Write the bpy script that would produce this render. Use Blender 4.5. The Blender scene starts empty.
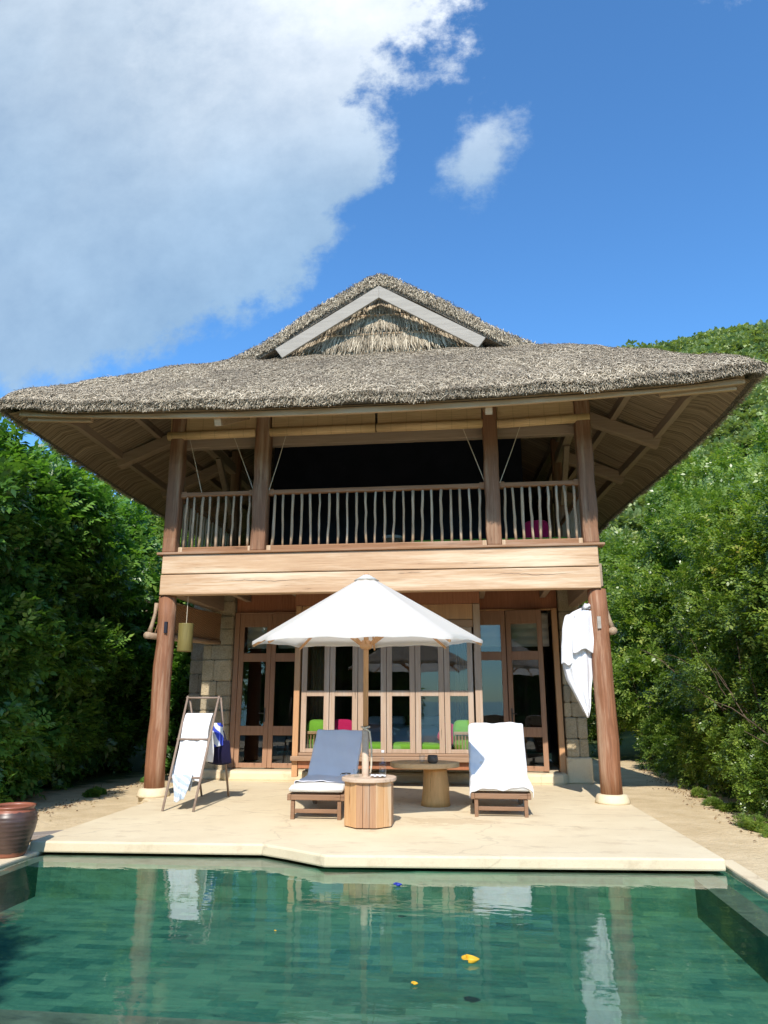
import bpy, bmesh, math, random
import numpy as np
from mathutils import Vector, Matrix
R = math.radians
random.seed(7)
rng = np.random.default_rng(11)
sc = bpy.context.scene
COL = sc.collection

# ------------------------------------------------------------------ camera
pitch, yaw = R(14.63), R(6.4)
Fw = Vector((-math.sin(yaw)*math.cos(pitch), math.cos(yaw)*math.cos(pitch), math.sin(pitch)))
Rt = Vector((math.cos(yaw), math.sin(yaw), 0)); Up = Rt.cross(Fw)
cd = bpy.data.cameras.new('camera'); cam = bpy.data.objects.new('camera', cd); COL.objects.link(cam)
M = Matrix((Rt, Up, -Fw)).transposed().to_4x4(); M.translation = Vector((1.317, -10.7, 1.35)); cam.matrix_world = M
cd.sensor_fit = 'VERTICAL'; cd.sensor_height = 36; cd.lens = 720/1024*36; cd.clip_end = 8000; cd.clip_start = .05
sc.camera = cam

# ------------------------------------------------------------------ node helpers
class NT:
    def __init__(s, mat):
        s.t = mat.node_tree; s.n = s.t.nodes; s.l = s.t.links
    def new(s, typ, **kw):
        n = s.n.new(typ)
        for k, v in kw.items(): setattr(n, k, v)
        return n
    def link(s, a, b): s.l.new(a, b)
    def val(s, sock, v):
        if hasattr(v, 'links') or hasattr(v, 'is_linked'): s.l.new(v, sock)
        else: sock.default_value = v
    def math(s, op, a, b=None, c=None, clamp=False):
        n = s.new('ShaderNodeMath', operation=op); n.use_clamp = clamp
        s.val(n.inputs[0], a)
        if b is not None: s.val(n.inputs[1], b)
        if c is not None: s.val(n.inputs[2], c)
        return n.outputs[0]
    def noise(s, vec, scale, detail=4, rough=.55, dim='3D'):
        n = s.new('ShaderNodeTexNoise'); n.inputs['Scale'].default_value = scale
        n.inputs['Detail'].default_value = detail; n.inputs['Roughness'].default_value = rough
        if vec is not None: s.link(vec, n.inputs['Vector'])
        return n.outputs['Fac']
    def mapping(s, vec, scale=(1,1,1), rot=(0,0,0), loc=(0,0,0)):
        n = s.new('ShaderNodeMapping'); n.inputs['Scale'].default_value = scale
        n.inputs['Rotation'].default_value = rot; n.inputs['Location'].default_value = loc
        s.link(vec, n.inputs['Vector']); return n.outputs[0]
    def ramp(s, fac, stops):
        n = s.new('ShaderNodeValToRGB'); s.link(fac, n.inputs[0]); e = n.color_ramp.elements
        while len(e) < len(stops): e.new(.5)
        for i, (p, c) in enumerate(stops):
            e[i].position = p; e[i].color = (*c, 1) if len(c) == 3 else c
        return n.outputs[0]
    def mix(s, fac, a, b, blend='MIX'):
        n = s.new('ShaderNodeMix', data_type='RGBA', blend_type=blend)
        s.val(n.inputs[0], fac)
        s.val(n.inputs[6], (*a, 1) if isinstance(a, tuple) and len(a) == 3 else a)
        s.val(n.inputs[7], (*b, 1) if isinstance(b, tuple) and len(b) == 3 else b)
        return n.outputs[2]
    def bump(s, h, strength=.5, dist=.01):
        n = s.new('ShaderNodeBump'); n.inputs['Strength'].default_value = strength
        n.inputs['Distance'].default_value = dist; s.link(h, n.inputs['Height']); return n.outputs[0]

def material(name):
    m = bpy.data.materials.new(name); m.use_nodes = True
    nt = NT(m); b = m.node_tree.nodes['Principled BSDF']
    co = nt.new('ShaderNodeTexCoord').outputs['Object']
    return m, nt, b, co

def wood(name, c1, c2, axis=2, rough=.6, grain=1.0, bump=.35, wear=None):
    """grain runs along axis"""
    m, nt, b, co = material(name)
    sc_ = [14*grain]*3; sc_[axis] = .9*grain
    v = nt.mapping(co, tuple(sc_))
    n1 = nt.noise(v, 2.2, 6, .65); n2 = nt.noise(co, 1.3, 3)
    sc2 = [70*grain]*3; sc2[axis] = 2.2*grain
    n3 = nt.noise(nt.mapping(co, tuple(sc2)), 2.0, 3, .6)
    f = nt.math('ADD', nt.math('MULTIPLY', n1, .6), nt.math('MULTIPLY', n3, .4))
    c = nt.ramp(f, [(.3, c2), (.68, c1)])
    c = nt.mix(nt.math('MULTIPLY', n2, .35), c, tuple(x*.7 for x in c1))
    if wear:
        w = nt.ramp(nt.noise(nt.mapping(co, tuple(x*.5 for x in sc_)), 1.2, 5, .7), [(.5, (0,0,0)), (.68, (1,1,1))])
        c = nt.mix(w, c, wear)
    ck = nt.ramp(n1, [(.30, (.35,.35,.35)), (.36, (1,1,1))])
    c = nt.mix(1.0, c, ck, 'MULTIPLY')
    nt.link(c, b.inputs['Base Color']); b.inputs['Roughness'].default_value = rough
    b.inputs['Specular IOR Level'].default_value = .3
    nt.link(nt.bump(f, bump, .01), b.inputs['Normal'])
    return m

def plain(name, c, rough=.6, var=.15, bumps=0, scale=8, metal=0, spec=.4, bdist=.005):
    m, nt, b, co = material(name)
    n = nt.noise(co, scale, 5, .6)
    cc = nt.ramp(n, [(.3, tuple(x*(1-var) for x in c)), (.7, tuple(min(1, x*(1+var)) for x in c))])
    nt.link(cc, b.inputs['Base Color']); b.inputs['Roughness'].default_value = rough
    b.inputs['Metallic'].default_value = metal; b.inputs['Specular IOR Level'].default_value = spec
    if bumps: nt.link(nt.bump(nt.noise(co, scale*5, 4), bumps, bdist), b.inputs['Normal'])
    return m

def cloth(name, c, stripe=None, bump=.4):
    m, nt, b, co = material(name)
    n = nt.noise(co, 5, 5, .6); w = nt.noise(nt.mapping(co, (1, 1, 1)), 260, 2)
    cc = nt.ramp(n, [(.25, tuple(x*.93 for x in c)), (.75, c)])
    if stripe:
        wv = nt.new('ShaderNodeTexWave', wave_type='BANDS', bands_direction='DIAGONAL'); wv.inputs['Scale'].default_value = stripe[1]
        wv.inputs['Distortion'].default_value = 6; wv.inputs['Detail'].default_value = 3
        nt.link(co, wv.inputs['Vector'])
        cc = nt.mix(nt.ramp(wv.outputs['Fac'], [(.45, (0,0,0)), (.6, (1,1,1))]), cc, stripe[0])
    nt.link(cc, b.inputs['Base Color']); b.inputs['Roughness'].default_value = .95
    b.inputs['Specular IOR Level'].default_value = .1; b.inputs['Sheen Weight'].default_value = .15
    nt.link(nt.bump(nt.math('ADD', w, nt.math('MULTIPLY', nt.noise(co, 22, 4), 1.5)), bump, .004), b.inputs['Normal'])
    return m

MT = {}
MT['trunk'] = wood('weathered_red_log', (.36,.16,.08), (.15,.06,.03), 2, .65, .7, .9, (.49,.31,.20))
MT['post'] = wood('brown_timber', (.32,.155,.08), (.15,.07,.035), 2, .65, .7, .8, (.40,.26,.16))
MT['rail'] = wood('reddish_rail', (.38,.19,.09), (.22,.105,.045), 0, .6, .8, .3, (.42,.28,.19))
MT['pine_x'] = wood('pale_beam', (.68,.46,.28), (.42,.23,.12), 0, .65, .6, .6, (.76,.60,.42))
MT['fascia'] = wood('fascia_board', (.60,.42,.26), (.42,.27,.15), 0, .65, .6, .35)
MT['brown_y'] = wood('rafter_timber', (.42,.31,.22), (.28,.19,.13), 1, .7, .7, .4)
MT['brown_x'] = wood('beam_timber', (.46,.33,.23), (.30,.20,.13), 0, .7, .7, .4)
MT['grey_wood'] = wood('grey_barge_board', (.44,.39,.33), (.27,.235,.195), 0, .75, .7, .35)
MT['stick'] = wood('pale_stick', (.66,.47,.30), (.38,.25,.14), 2, .7, 2.0, .4, (.76,.60,.43))
MT['hem'] = wood('cane_brown_log', (.50,.36,.24), (.28,.18,.11), 1, .7, 1.2, .4)
MT['door'] = wood('door_teak', (.46,.26,.155), (.29,.155,.09), 2, .5, .9, .25)
MT['bay'] = wood('bay_window_teak', (.56,.39,.27), (.38,.25,.16), 2, .55, .9, .25, (.52,.4,.3))
MT['bay_x'] = wood('bay_ledge_teak', (.46,.29,.18), (.28,.16,.09), 0, .55, .9, .25)
MT['orange'] = wood('orange_timber', (.66,.37,.18), (.48,.24,.11), 2, .5, .8, .3)
MT['cladding'] = wood('red_cladding', (.52,.215,.105), (.30,.11,.05), 2, .5, 1., .25)
MT['teak_l'] = wood('teak_furniture', (.33,.19,.11), (.19,.10,.055), 0, .55, 1.2, .25)
MT['teak_z'] = wood('teak_planks', (.50,.29,.16), (.30,.15,.08), 2, .55, .8, .3, (.42,.3,.21))
MT['teak_w'] = wood('warm_plank', (.72,.44,.22), (.50,.25,.10), 2, .55, .6, .3, (.6,.45,.3))
MT['teak_top'] = wood('pale_table_top', (.68,.52,.39), (.48,.34,.24), 0, .6, .8, .3)
MT['log_table'] = wood('golden_log', (.86,.48,.18), (.62,.30,.10), 2, .5, .5, .35)
MT['log_top'] = wood('warm_slab', (.88,.56,.28), (.66,.36,.15), 0, .5, .6, .3)
MT['ladder'] = wood('grey_brown_pole', (.36,.27,.21), (.22,.15,.11), 2, .6, 1.5, .3)
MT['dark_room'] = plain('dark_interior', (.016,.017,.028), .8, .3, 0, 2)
MT['room'] = wood('dark_wood_panel', (.10,.06,.04), (.05,.03,.02), 2, .6, .5, .2)
MT['curtain'] = cloth('brown_curtain', (.30,.18,.10))
MT['shade'] = cloth('linen_blind', (.62,.56,.47))
MT['white'] = cloth('white_towelling', (.80,.80,.82), None, .7)
MT['cream'] = cloth('cream_cushion', (.80,.76,.70))
MT['bluegrey'] = cloth('blue_grey_towel', (.87,.86,.92))
MT['pattern'] = cloth('patterned_cloth', (.66,.70,.72), ((.42,.48,.54), 5))
MT['navy'] = cloth('navy_bag_fabric', (.012,.010,.035))
MT['blue'] = cloth('blue_print', (.75,.77,.8), ((.05,.08,.5), 3))
MT['green'] = cloth('lime_cushion', (.26,.50,.05))
MT['pink'] = cloth('pink_cushion', (.70,.025,.12))
MT['bedblue'] = cloth('bed_cover', (.42,.50,.66))
MT['metal'] = plain('dark_metal', (.12,.11,.10), .4, .1, 0, 8, 1)
MT['rope'] = plain('natural_rope', (.62,.52,.38), .9, .2, .5, 60)
MT['bark'] = plain('bark', (.13,.095,.065), .9, .35, .8, 9, 0, .2, .03)

# ------------------------------------------------------------------ mesh helpers
class MB:
    def __init__(s): s.v = []; s.f = []
    def add(s, verts, faces):
        o = len(s.v); s.v += [tuple(v) for v in verts]; s.f += [tuple(i+o for i in f) for f in faces]; return s
    def box(s, x0, x1, y0, y1, z0, z1):
        return s.add([(x0,y0,z0),(x1,y0,z0),(x1,y1,z0),(x0,y1,z0),(x0,y0,z1),(x1,y0,z1),(x1,y1,z1),(x0,y1,z1)],
                     [(3,2,1,0),(4,5,6,7),(0,1,5,4),(1,2,6,5),(2,3,7,6),(3,0,4,7)])
    def beam(s, a, b, w, h, up=(0,0,1)):
        a, b = Vector(a), Vector(b); d = (b-a).normalized(); u = Vector(up)
        sd = d.cross(u).normalized(); u = sd.cross(d)
        P = []
        for p in (a, b):
            for i, j in ((-1,-1),(1,-1),(1,1),(-1,1)): P.append(p + sd*(i*w/2) + u*(j*h/2))
        return s.add(P, [(0,1,2,3),(7,6,5,4),(0,4,5,1),(1,5,6,2),(2,6,7,3),(3,7,4,0)])
    def tube(s, pts, rads, n=10, caps=True, jit=0):
        pts = [Vector(p) for p in pts]
        if not hasattr(rads, '__len__'): rads = [rads]*len(pts)
        rings = []; ref = None
        for i, p in enumerate(pts):
            d = (pts[min(i+1, len(pts)-1)]-pts[max(i-1, 0)]).normalized()
            if ref is None: ref = Vector((1,0,0)) if abs(d.x) < .8 else Vector((0,1,0))
            sd = d.cross(ref).normalized(); u = sd.cross(d).normalized(); ref = u.cross(d) if False else ref
            rings.append([p + (sd*math.cos(2*math.pi*k/n) + u*math.sin(2*math.pi*k/n))*rads[i]*(1+random.uniform(-jit, jit)) for k in range(n)])
        V = [v for r in rings for v in r]; F = []
        for i in range(len(pts)-1):
            for k in range(n):
                a = i*n+k; b = i*n+(k+1) % n; F.append((a, b, b+n, a+n))
        if caps: F += [tuple(range(n-1, -1, -1)), tuple(range((len(pts)-1)*n, len(pts)*n))]
        return s.add(V, F)
    def lathe(s, prof, c=(0,0,0), n=32, close=False):
        V = []; F = []
        for r, z in prof:
            for k in range(n):
                a = 2*math.pi*k/n; V.append((c[0]+r*math.cos(a), c[1]+r*math.sin(a), c[2]+z))
        m = len(prof)
        for i in range(m-1):
            for k in range(n):
                a = i*n+k; b = i*n+(k+1) % n; F.append((a, b, b+n, a+n))
        F.append(tuple(range(n-1, -1, -1)))
        if not close: F.append(tuple(range((m-1)*n, m*n)))
        return s.add(V, F)
    def grid(s, fn, nu, nv):
        V = [fn(i/nu, j/nv) for j in range(nv+1) for i in range(nu+1)]
        F = [(j*(nu+1)+i, j*(nu+1)+i+1, (j+1)*(nu+1)+i+1, (j+1)*(nu+1)+i) for j in range(nv) for i in range(nu)]
        return s.add(V, F)
    def build(s, name, mat, parent=None, bevel=0, smooth=False, solid=0, sub=0):
        me = bpy.data.meshes.new(name); me.from_pydata(s.v, [], s.f); me.update()
        o = bpy.data.objects.new(name, me); COL.objects.link(o)
        if mat: me.materials.append(mat)
        if parent: o.parent = parent
        if smooth: me.polygons.foreach_set('use_smooth', [True]*len(me.polygons))
        if solid:
            md = o.modifiers.new('t', 'SOLIDIFY'); md.thickness = solid; md.offset = 0
        if sub:
            md = o.modifiers.new('s', 'SUBSURF'); md.levels = sub; md.render_levels = sub
        if bevel:
            md = o.modifiers.new('b', 'BEVEL'); md.width = bevel; md.segments = 2; md.limit_method = 'ANGLE'; md.angle_limit = R(40)
        return o

def tag(o, label=None, cat=None, group=None, kind=None):
    if label: o['label'] = label
    if cat: o['category'] = cat
    if group: o['group'] = group
    if kind: o['kind'] = kind
    return o
def thing(name, label, cat, loc=(0,0,0), rz=0, group=None):
    o = bpy.data.objects.new(name, None); COL.objects.link(o); o.location = loc; o.rotation_euler = (0,0,rz)
    o.empty_display_size = .2
    return tag(o, label, cat, group)
def npmesh(name, V, F4, mat, rnd=None, smooth=False):
    me = bpy.data.meshes.new(name); n = len(V); m = len(F4)
    me.vertices.add(n); me.vertices.foreach_set('co', np.asarray(V, np.float32).ravel())
    me.loops.add(m*4); me.loops.foreach_set('vertex_index', np.asarray(F4, np.int32).ravel())
    me.polygons.add(m); me.polygons.foreach_set('loop_start', np.arange(0, m*4, 4, dtype=np.int32))
    me.polygons.foreach_set('loop_total', np.full(m, 4, np.int32))
    if rnd is not None:
        at = me.attributes.new('rnd', 'FLOAT', 'FACE'); at.data.foreach_set('value', np.asarray(rnd, np.float32))
    me.update(calc_edges=True)
    if smooth: me.polygons.foreach_set('use_smooth', [True]*m)
    me.materials.append(mat); return me
def catmull(P, n=8):
    P = [np.array(p, float) for p in P]; P = [2*P[0]-P[1]]+P+[2*P[-1]-P[-2]]; out = []
    for i in range(1, len(P)-2):
        for k in range(n):
            t = k/n; out.append(.5*((2*P[i])+(-P[i-1]+P[i+1])*t+(2*P[i-1]-5*P[i]+4*P[i+1]-P[i+2])*t*t+(-P[i-1]+3*P[i]-3*P[i+1]+P[i+2])*t**3))
    out.append(P[-2]); return out

# ------------------------------------------------------------------ world and sun
SUN = Vector((.005, 1, -.93)).normalized()      # travel direction
el = math.asin(-SUN.z)
w = bpy.data.worlds.new('World'); sc.world = w; w.use_nodes = True
nt = NT(w); bg = w.node_tree.nodes['Background']
sky = nt.new('ShaderNodeTexSky', sky_type='NISHITA'); sky.sun_disc = False
sky.sun_elevation = el; sky.sun_rotation = math.atan2(-SUN.x, -SUN.y) % (2*math.pi)
sky.altitude = 100; sky.air_density = 1.0; sky.dust_density = .4; sky.ozone_density = 2.2
gen = nt.new('ShaderNodeTexCoord').outputs['Generated']
sep = nt.new('ShaderNodeSeparateXYZ'); nt.link(gen, sep.inputs[0])
yy = nt.math('ADD', nt.math('ABSOLUTE', sep.outputs[1]), .06)
u = nt.math('DIVIDE', sep.outputs[0], yy); v = nt.math('DIVIDE', sep.outputs[2], yy)
uv = nt.new('ShaderNodeCombineXYZ'); nt.link(u, uv.inputs[0]); nt.link(v, uv.inputs[1])
n1 = nt.noise(uv.outputs[0], 3.2, 9, .56); n2 = nt.noise(uv.outputs[0], 1.3, 4, .5)
n3 = nt.noise(uv.outputs[0], 10, 10, .66)
def ell(cu, cv, ru, rv, rot=0):
    a = nt.math('SUBTRACT', u, cu); b = nt.math('SUBTRACT', v, cv)
    c, s_ = math.cos(rot), math.sin(rot)
    p = nt.math('DIVIDE', nt.math('ADD', nt.math('MULTIPLY', a, c), nt.math('MULTIPLY', b, s_)), ru)
    q = nt.math('DIVIDE', nt.math('SUBTRACT', nt.math('MULTIPLY', b, c), nt.math('MULTIPLY', a, s_)), rv)
    return nt.math('SUBTRACT', 1.0, nt.math('SQRT', nt.math('ADD', nt.math('MULTIPLY', p, p), nt.math('MULTIPLY', q, q))))
big = nt.math('MAXIMUM', ell(-.66, 1.20, .72, .60), ell(-.50, .77, .44, .30, R(16)))
big = nt.math('ADD', big, nt.math('MULTIPLY', nt.math('SUBTRACT', n1, .5), .95)); big = nt.math('ADD', big, nt.math('MULTIPLY', nt.math('SUBTRACT', n3, .5), .55))
edge = nt.ramp(nt.math('ADD', nt.math('MULTIPLY', nt.math('SUBTRACT', v, .75), 1.1), .0), [(0, (0,0,0)), (.35, (1,1,1))])
soft = nt.new('ShaderNodeMapRange'); soft.interpolation_type = 'SMOOTHSTEP'
nt.link(big, soft.inputs[0]); soft.inputs[1].default_value = -.02; soft.inputs[2].default_value = .15; soft.inputs[4].default_value = .93
small = nt.math('ADD', ell(.045, .80, .075, .11, R(-25)), nt.math('MULTIPLY', nt.math('SUBTRACT', n3, .5), 2.6))
sm = nt.new('ShaderNodeMapRange'); sm.interpolation_type = 'SMOOTHSTEP'
nt.link(small, sm.inputs[0]); sm.inputs[1].default_value = .05; sm.inputs[2].default_value = .95; sm.inputs[4].default_value = .85
wsp = nt.math('MAXIMUM', ell(.48, 1.12, .20, .10), ell(.14, 1.20, .16, .11)); wsp = nt.math('MAXIMUM', wsp, ell(.52, .56, .07, .1))
wsp = nt.math('ADD', wsp, nt.math('MULTIPLY', nt.math('SUBTRACT', n3, .5), 2.2))
ws = nt.new('ShaderNodeMapRange'); ws.interpolation_type = 'SMOOTHSTEP'
nt.link(wsp, ws.inputs[0]); ws.inputs[1].default_value = .0; ws.inputs[2].default_value = .9; ws.inputs[4].default_value = .8
cl = nt.math('MAXIMUM', nt.math('MAXIMUM', soft.outputs[0], sm.outputs[0]), ws.outputs[0])
up_ = nt.math('GREATER_THAN', sep.outputs[2], -.02)
cl = nt.math('MULTIPLY', cl, up_)
# cloud light: bright sun-side tops, grey thick middle and thin blue-grey base
cshade = nt.ramp(nt.math('ADD', nt.math('MULTIPLY', nt.math('SUBTRACT', v, .5), 1.05), nt.math('MULTIPLY', nt.math('SUBTRACT', n2, .5), .9)),
                 [(0, (1.35,2.1,3.0)), (.30, (1.75,2.4,3.15)), (.55, (2.3,2.8,3.35)), (.78, (2.9,3.3,3.75))])
brt = nt.ramp(nt.math('SUBTRACT', nt.math('ADD', u, nt.math('MULTIPLY', n3, .25)), -.5), [(.1, (0,0,0)), (.42, (1,1,1))])
cshade = nt.mix(nt.math('MULTIPLY', nt.math('MULTIPLY', brt, edge), .75), cshade, (4.5,4.7,4.9))
bil = nt.ramp(nt.math('ADD', nt.math('MULTIPLY', nt.noise(uv.outputs[0], 4.6, 9, .6), .75), nt.math('MULTIPLY', n3, .25)), [(.36, (.80,.84,.89)), (.5, (.97,.98,.99)), (.66, (1.16,1.14,1.12))])
cshade = nt.mix(1.0, cshade, bil, 'MULTIPLY')
SK = .15
skyc = nt.mix(1.0, sky.outputs[0], (.46, .80, 1.04), 'MULTIPLY')
col = nt.mix(cl, skyc, cshade)
nt.link(col, bg.inputs['Color']); bg.inputs['Strength'].default_value = SK
sd = bpy.data.lights.new('sun', 'SUN'); sd.energy = 3.1; sd.angle = R(.5); sd.color = (1.0, .95, .87)
so = bpy.data.objects.new('sun', sd); COL.objects.link(so)
so.rotation_euler = SUN.to_track_quat('-Z', 'Y').to_euler(); so.location = (0, -20, 30)

# ------------------------------------------------------------------ setting
def smooth(a, b, x):
    t = np.clip((x-a)/(b-a), 0, 1); return t*t*(3-2*t)
def hfun(x, y):
    x = np.asarray(x, float); y = np.asarray(y, float)
    z = -.13 - .14*smooth(-2, 6, y)
    # bank that rises behind the hedges on the right, and the hill behind everything
    z = z + 7.0*smooth(6.0, 17, x)*smooth(-9, 4, y)
    z = z + 3.2*smooth(6.5, 14, -x)*smooth(-9, 4, y)
    z = z + np.maximum(0, y-14)*.10*smooth(14, 40, y)
    rid = smooth(30, 185, y)
    z = z + rid*(18 + 52*smooth(-46, 54, x) + 2.5*np.sin(x*.06+1.3) + 2*np.sin(x*.13+y*.03))
    z = z - smooth(-14, -60, y)*8
    return z
def far_axis(lo, hi, near, step):
    a = [near[0]]; s = step
    while a[-1] > lo: s *= 1.16; a.append(a[-1]-s)
    b = [near[1]]; s = step
    while b[-1] < hi: s *= 1.16; b.append(b[-1]+s)
    return sorted(a[1:]) + list(np.arange(near[0], near[1], step)) + b
px0, px1, py0, py1 = -2.93, 3.585, -7.3, -3.05
def axis(lo, hi, near, step, keep):
    a = far_axis(lo, hi, near, step)
    a = [t for t in a if min(abs(t-k) for k in keep) > step*.5] + list(keep)
    return np.array(sorted(a))
xs = axis(-900, 900, (-9, 9), .35, (px0, px1)); ys = axis(-900, 900, (-9, 10), .35, (py0, py1))
XX, YY = np.meshgrid(xs, ys); ZZ = hfun(XX, YY)
near = (np.abs(XX) < 9) & (YY > -3) & (YY < 12)
ZZ = ZZ + near*rng.normal(0, .008, ZZ.shape)
V = np.stack([XX, YY, ZZ], -1).reshape(-1, 3); nx = len(xs)
F = []
for j in range(len(ys)-1):
    for i in range(nx-1):
        cxm, cym = (xs[i]+xs[i+1])/2, (ys[j]+ys[j+1])/2
        if px0 < cxm < px1 and py0 < cym < py1: continue
        F.append((j*nx+i, j*nx+i+1, (j+1)*nx+i+1, (j+1)*nx+i))
m, nt, b, co = material('sand_and_soil')
nf = nt.noise(co, 90, 5, .7); nm = nt.noise(co, 2.2, 5, .6)
sand = nt.ramp(nm, [(.3, (.62,.47,.275)), (.7, (.80,.63,.40))])
sand = nt.mix(nt.ramp(nf, [(.32, (1,1,1)), (.42, (0,0,0))]), sand, (.33,.23,.14))
sp = nt.new('ShaderNodeSeparateXYZ'); nt.link(co, sp.inputs[0])
rr = nt.math('MAXIMUM', nt.math('SUBTRACT', nt.math('ABSOLUTE', sp.outputs[0]), 5.6), nt.math('SUBTRACT', sp.outputs[1], 11.0))
dirt = nt.ramp(nt.math('ADD', rr, nt.math('MULTIPLY', nt.math('SUBTRACT', nm, .5), 2.0)), [(.0, (0,0,0)), (.6, (1,1,1))])
nh = nt.noise(co, .35, 6, .65)
grn = nt.ramp(nh, [(.3, (.06,.09,.035)), (.7, (.14,.17,.06))])
nt.link(nt.mix(dirt, sand, grn), b.inputs['Base Color']); b.inputs['Roughness'].default_value = .95; b.inputs['Specular IOR Level'].default_value = .15
nt.link(nt.bump(nt.math('ADD', nf, nt.math('MULTIPLY', nt.noise(co, 14, 4), 2.0)), .7, .02), b.inputs['Normal'])
g = bpy.data.objects.new('ground', npmesh('ground', V, F, m, smooth=True)); COL.objects.link(g); tag(g, kind='structure')

# terrace slab
m, nt, b, co = material('cream_cement')
na = nt.noise(co, 1.1, 6, .65); nb = nt.noise(co, 60, 4, .7); nc = nt.noise(nt.mapping(co, (1,2.4,1), (0,0,.35)), 1.9, 7, .72)
c = nt.ramp(na, [(.3, (.70,.565,.37)), (.7, (.79,.665,.455))])
c = nt.mix(nt.math('MULTIPLY', nt.ramp(nc, [(.54, (0,0,0)), (.66, (1,1,1))]), .5), c, (.50,.36,.22))
c = nt.mix(nt.math('MULTIPLY', nt.ramp(nb, [(.3, (1,1,1)), (.45, (0,0,0))]), .25), c, (.45,.34,.22))
spd = nt.new('ShaderNodeSeparateXYZ'); nt.link(co, spd.inputs[0])
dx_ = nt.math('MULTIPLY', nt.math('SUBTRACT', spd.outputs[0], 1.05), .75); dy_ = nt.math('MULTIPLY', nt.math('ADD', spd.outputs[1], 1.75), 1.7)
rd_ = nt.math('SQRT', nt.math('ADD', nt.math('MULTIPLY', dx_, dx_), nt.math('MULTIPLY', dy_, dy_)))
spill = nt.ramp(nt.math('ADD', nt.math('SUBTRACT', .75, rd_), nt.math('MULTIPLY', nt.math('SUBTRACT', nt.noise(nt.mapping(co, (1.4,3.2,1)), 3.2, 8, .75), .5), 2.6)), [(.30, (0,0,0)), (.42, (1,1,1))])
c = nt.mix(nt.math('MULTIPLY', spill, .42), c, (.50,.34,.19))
jt = nt.math('MULTIPLY', nt.math('LESS_THAN', nt.math('ABSOLUTE', nt.math('ADD', spd.outputs[1], nt.math('ADD', 1.04, nt.math('MULTIPLY', nt.noise(co, 3, 4), .03)))), .008), nt.math('GREATER_THAN', spd.outputs[0], 1.6))
c = nt.mix(nt.math('MULTIPLY', jt, .55), c, (.36,.25,.15))
vo = nt.new('ShaderNodeTexVoronoi', feature='DISTANCE_TO_EDGE'); vo.inputs['Scale'].default_value = .38
wv = nt.new('ShaderNodeVectorMath', operation='ADD'); nt.link(co, wv.inputs[0])
nn = nt.new('ShaderNodeTexNoise'); nn.inputs['Scale'].default_value = 2.5; nn.inputs['Detail'].default_value = 5; nt.link(co, nn.inputs['Vector'])
sv = nt.new('ShaderNodeVectorMath', operation='SCALE'); nt.link(nn.outputs['Color'], sv.inputs[0]); sv.inputs[3].default_value = .55
nt.link(sv.outputs[0], wv.inputs[1]); nt.link(wv.outputs[0], vo.inputs['Vector'])
crk = nt.ramp(vo.outputs['Distance'], [(.0, (1,1,1)), (.006, (0,0,0))])
c = nt.mix(nt.math('MULTIPLY', crk, .3), c, (.30,.21,.13))
nt.link(c, b.inputs['Base Color']); b.inputs['Roughness'].default_value = .7; b.inputs['Specular IOR Level'].default_value = .25
nt.link(nt.bump(nt.math('ADD', nb, na), .35, .006), b.inputs['Normal']); MT['cement'] = m
def prism(pts, z0, z1):
    mb = MB(); n = len(pts)
    mb.add([(x, y, z0) for x, y in pts]+[(x, y, z1) for x, y in pts],
           [tuple(range(n-1, -1, -1)), tuple(range(n, 2*n))]+[(i, (i+1) % n, (i+1) % n+n, i+n) for i in range(n)])
    return mb
slab = prism([(-3.03,-3.42), (-.70,-3.32), (-.42,-3.48), (0,-3.76), (3.53,-3.52), (3.46,-.25), (3.46,.1), (3.46,3.0), (3.3,7.2), (-3.4,7.2), (-3.52,3.0), (-3.48,.0), (-3.1,-.45)], -.105, 0)
tag(slab.build('terrace', MT['cement'], bevel=.018), kind='structure')
# step under the doors
st = prism([(-3.0,2.2), (-2.9,2.12), (2.85,2.12), (2.95,2.2), (2.95,7.0), (-3.0,7.0)], -.02, .17)
tag(st.build('doorstep', MT['cement'], bevel=.05), kind='structure')

# pool
m, nt, b, co = material('green_stone_tile')
def brick(vec, sc_=1):
    br = nt.new('ShaderNodeTexBrick'); br.offset = .5; br.inputs['Scale'].default_value = sc_
    br.inputs['Brick Width'].default_value = .30; br.inputs['Row Height'].default_value = .10
    br.inputs['Mortar Size'].default_value = .002; br.inputs['Color1'].default_value = (0,0,0,1); br.inputs['Color2'].default_value = (1,1,1,1)
    br.inputs['Mortar'].default_value = (.5,.5,.5,1); nt.link(vec, br.inputs['Vector']); return br
geo = nt.new('ShaderNodeNewGeometry'); sn = nt.new('ShaderNodeSeparateXYZ'); nt.link(geo.outputs['Normal'], sn.inputs[0])
so_ = nt.new('ShaderNodeSeparateXYZ'); nt.link(co, so_.inputs[0])
flat = nt.new('ShaderNodeCombineXYZ'); nt.link(so_.outputs[0], flat.inputs[0]); nt.link(so_.outputs[1], flat.inputs[1])
wal = nt.new('ShaderNodeCombineXYZ'); nt.link(nt.math('ADD', so_.outputs[0], so_.outputs[1]), wal.inputs[0]); nt.link(so_.outputs[2], wal.inputs[1])
isf = nt.math('GREATER_THAN', nt.math('ABSOLUTE', sn.outputs[2]), .5)
mv = nt.new('ShaderNodeMix', data_type='VECTOR'); nt.link(isf, mv.inputs[0]); nt.link(wal.outputs[0], mv.inputs[4]); nt.link(flat.outputs[0], mv.inputs[5])
br = brick(mv.outputs[1])
bl = nt.noise(co, 1.2, 6, .7); fin = nt.noise(co, 26, 5, .7)
f = nt.math('ADD', nt.math('MULTIPLY', nt.math('SUBTRACT', nt.new('ShaderNodeSeparateColor').outputs[0], 0), 0), 0)
sepc = nt.new('ShaderNodeSeparateColor'); nt.link(br.outputs['Color'], sepc.inputs[0])
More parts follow.
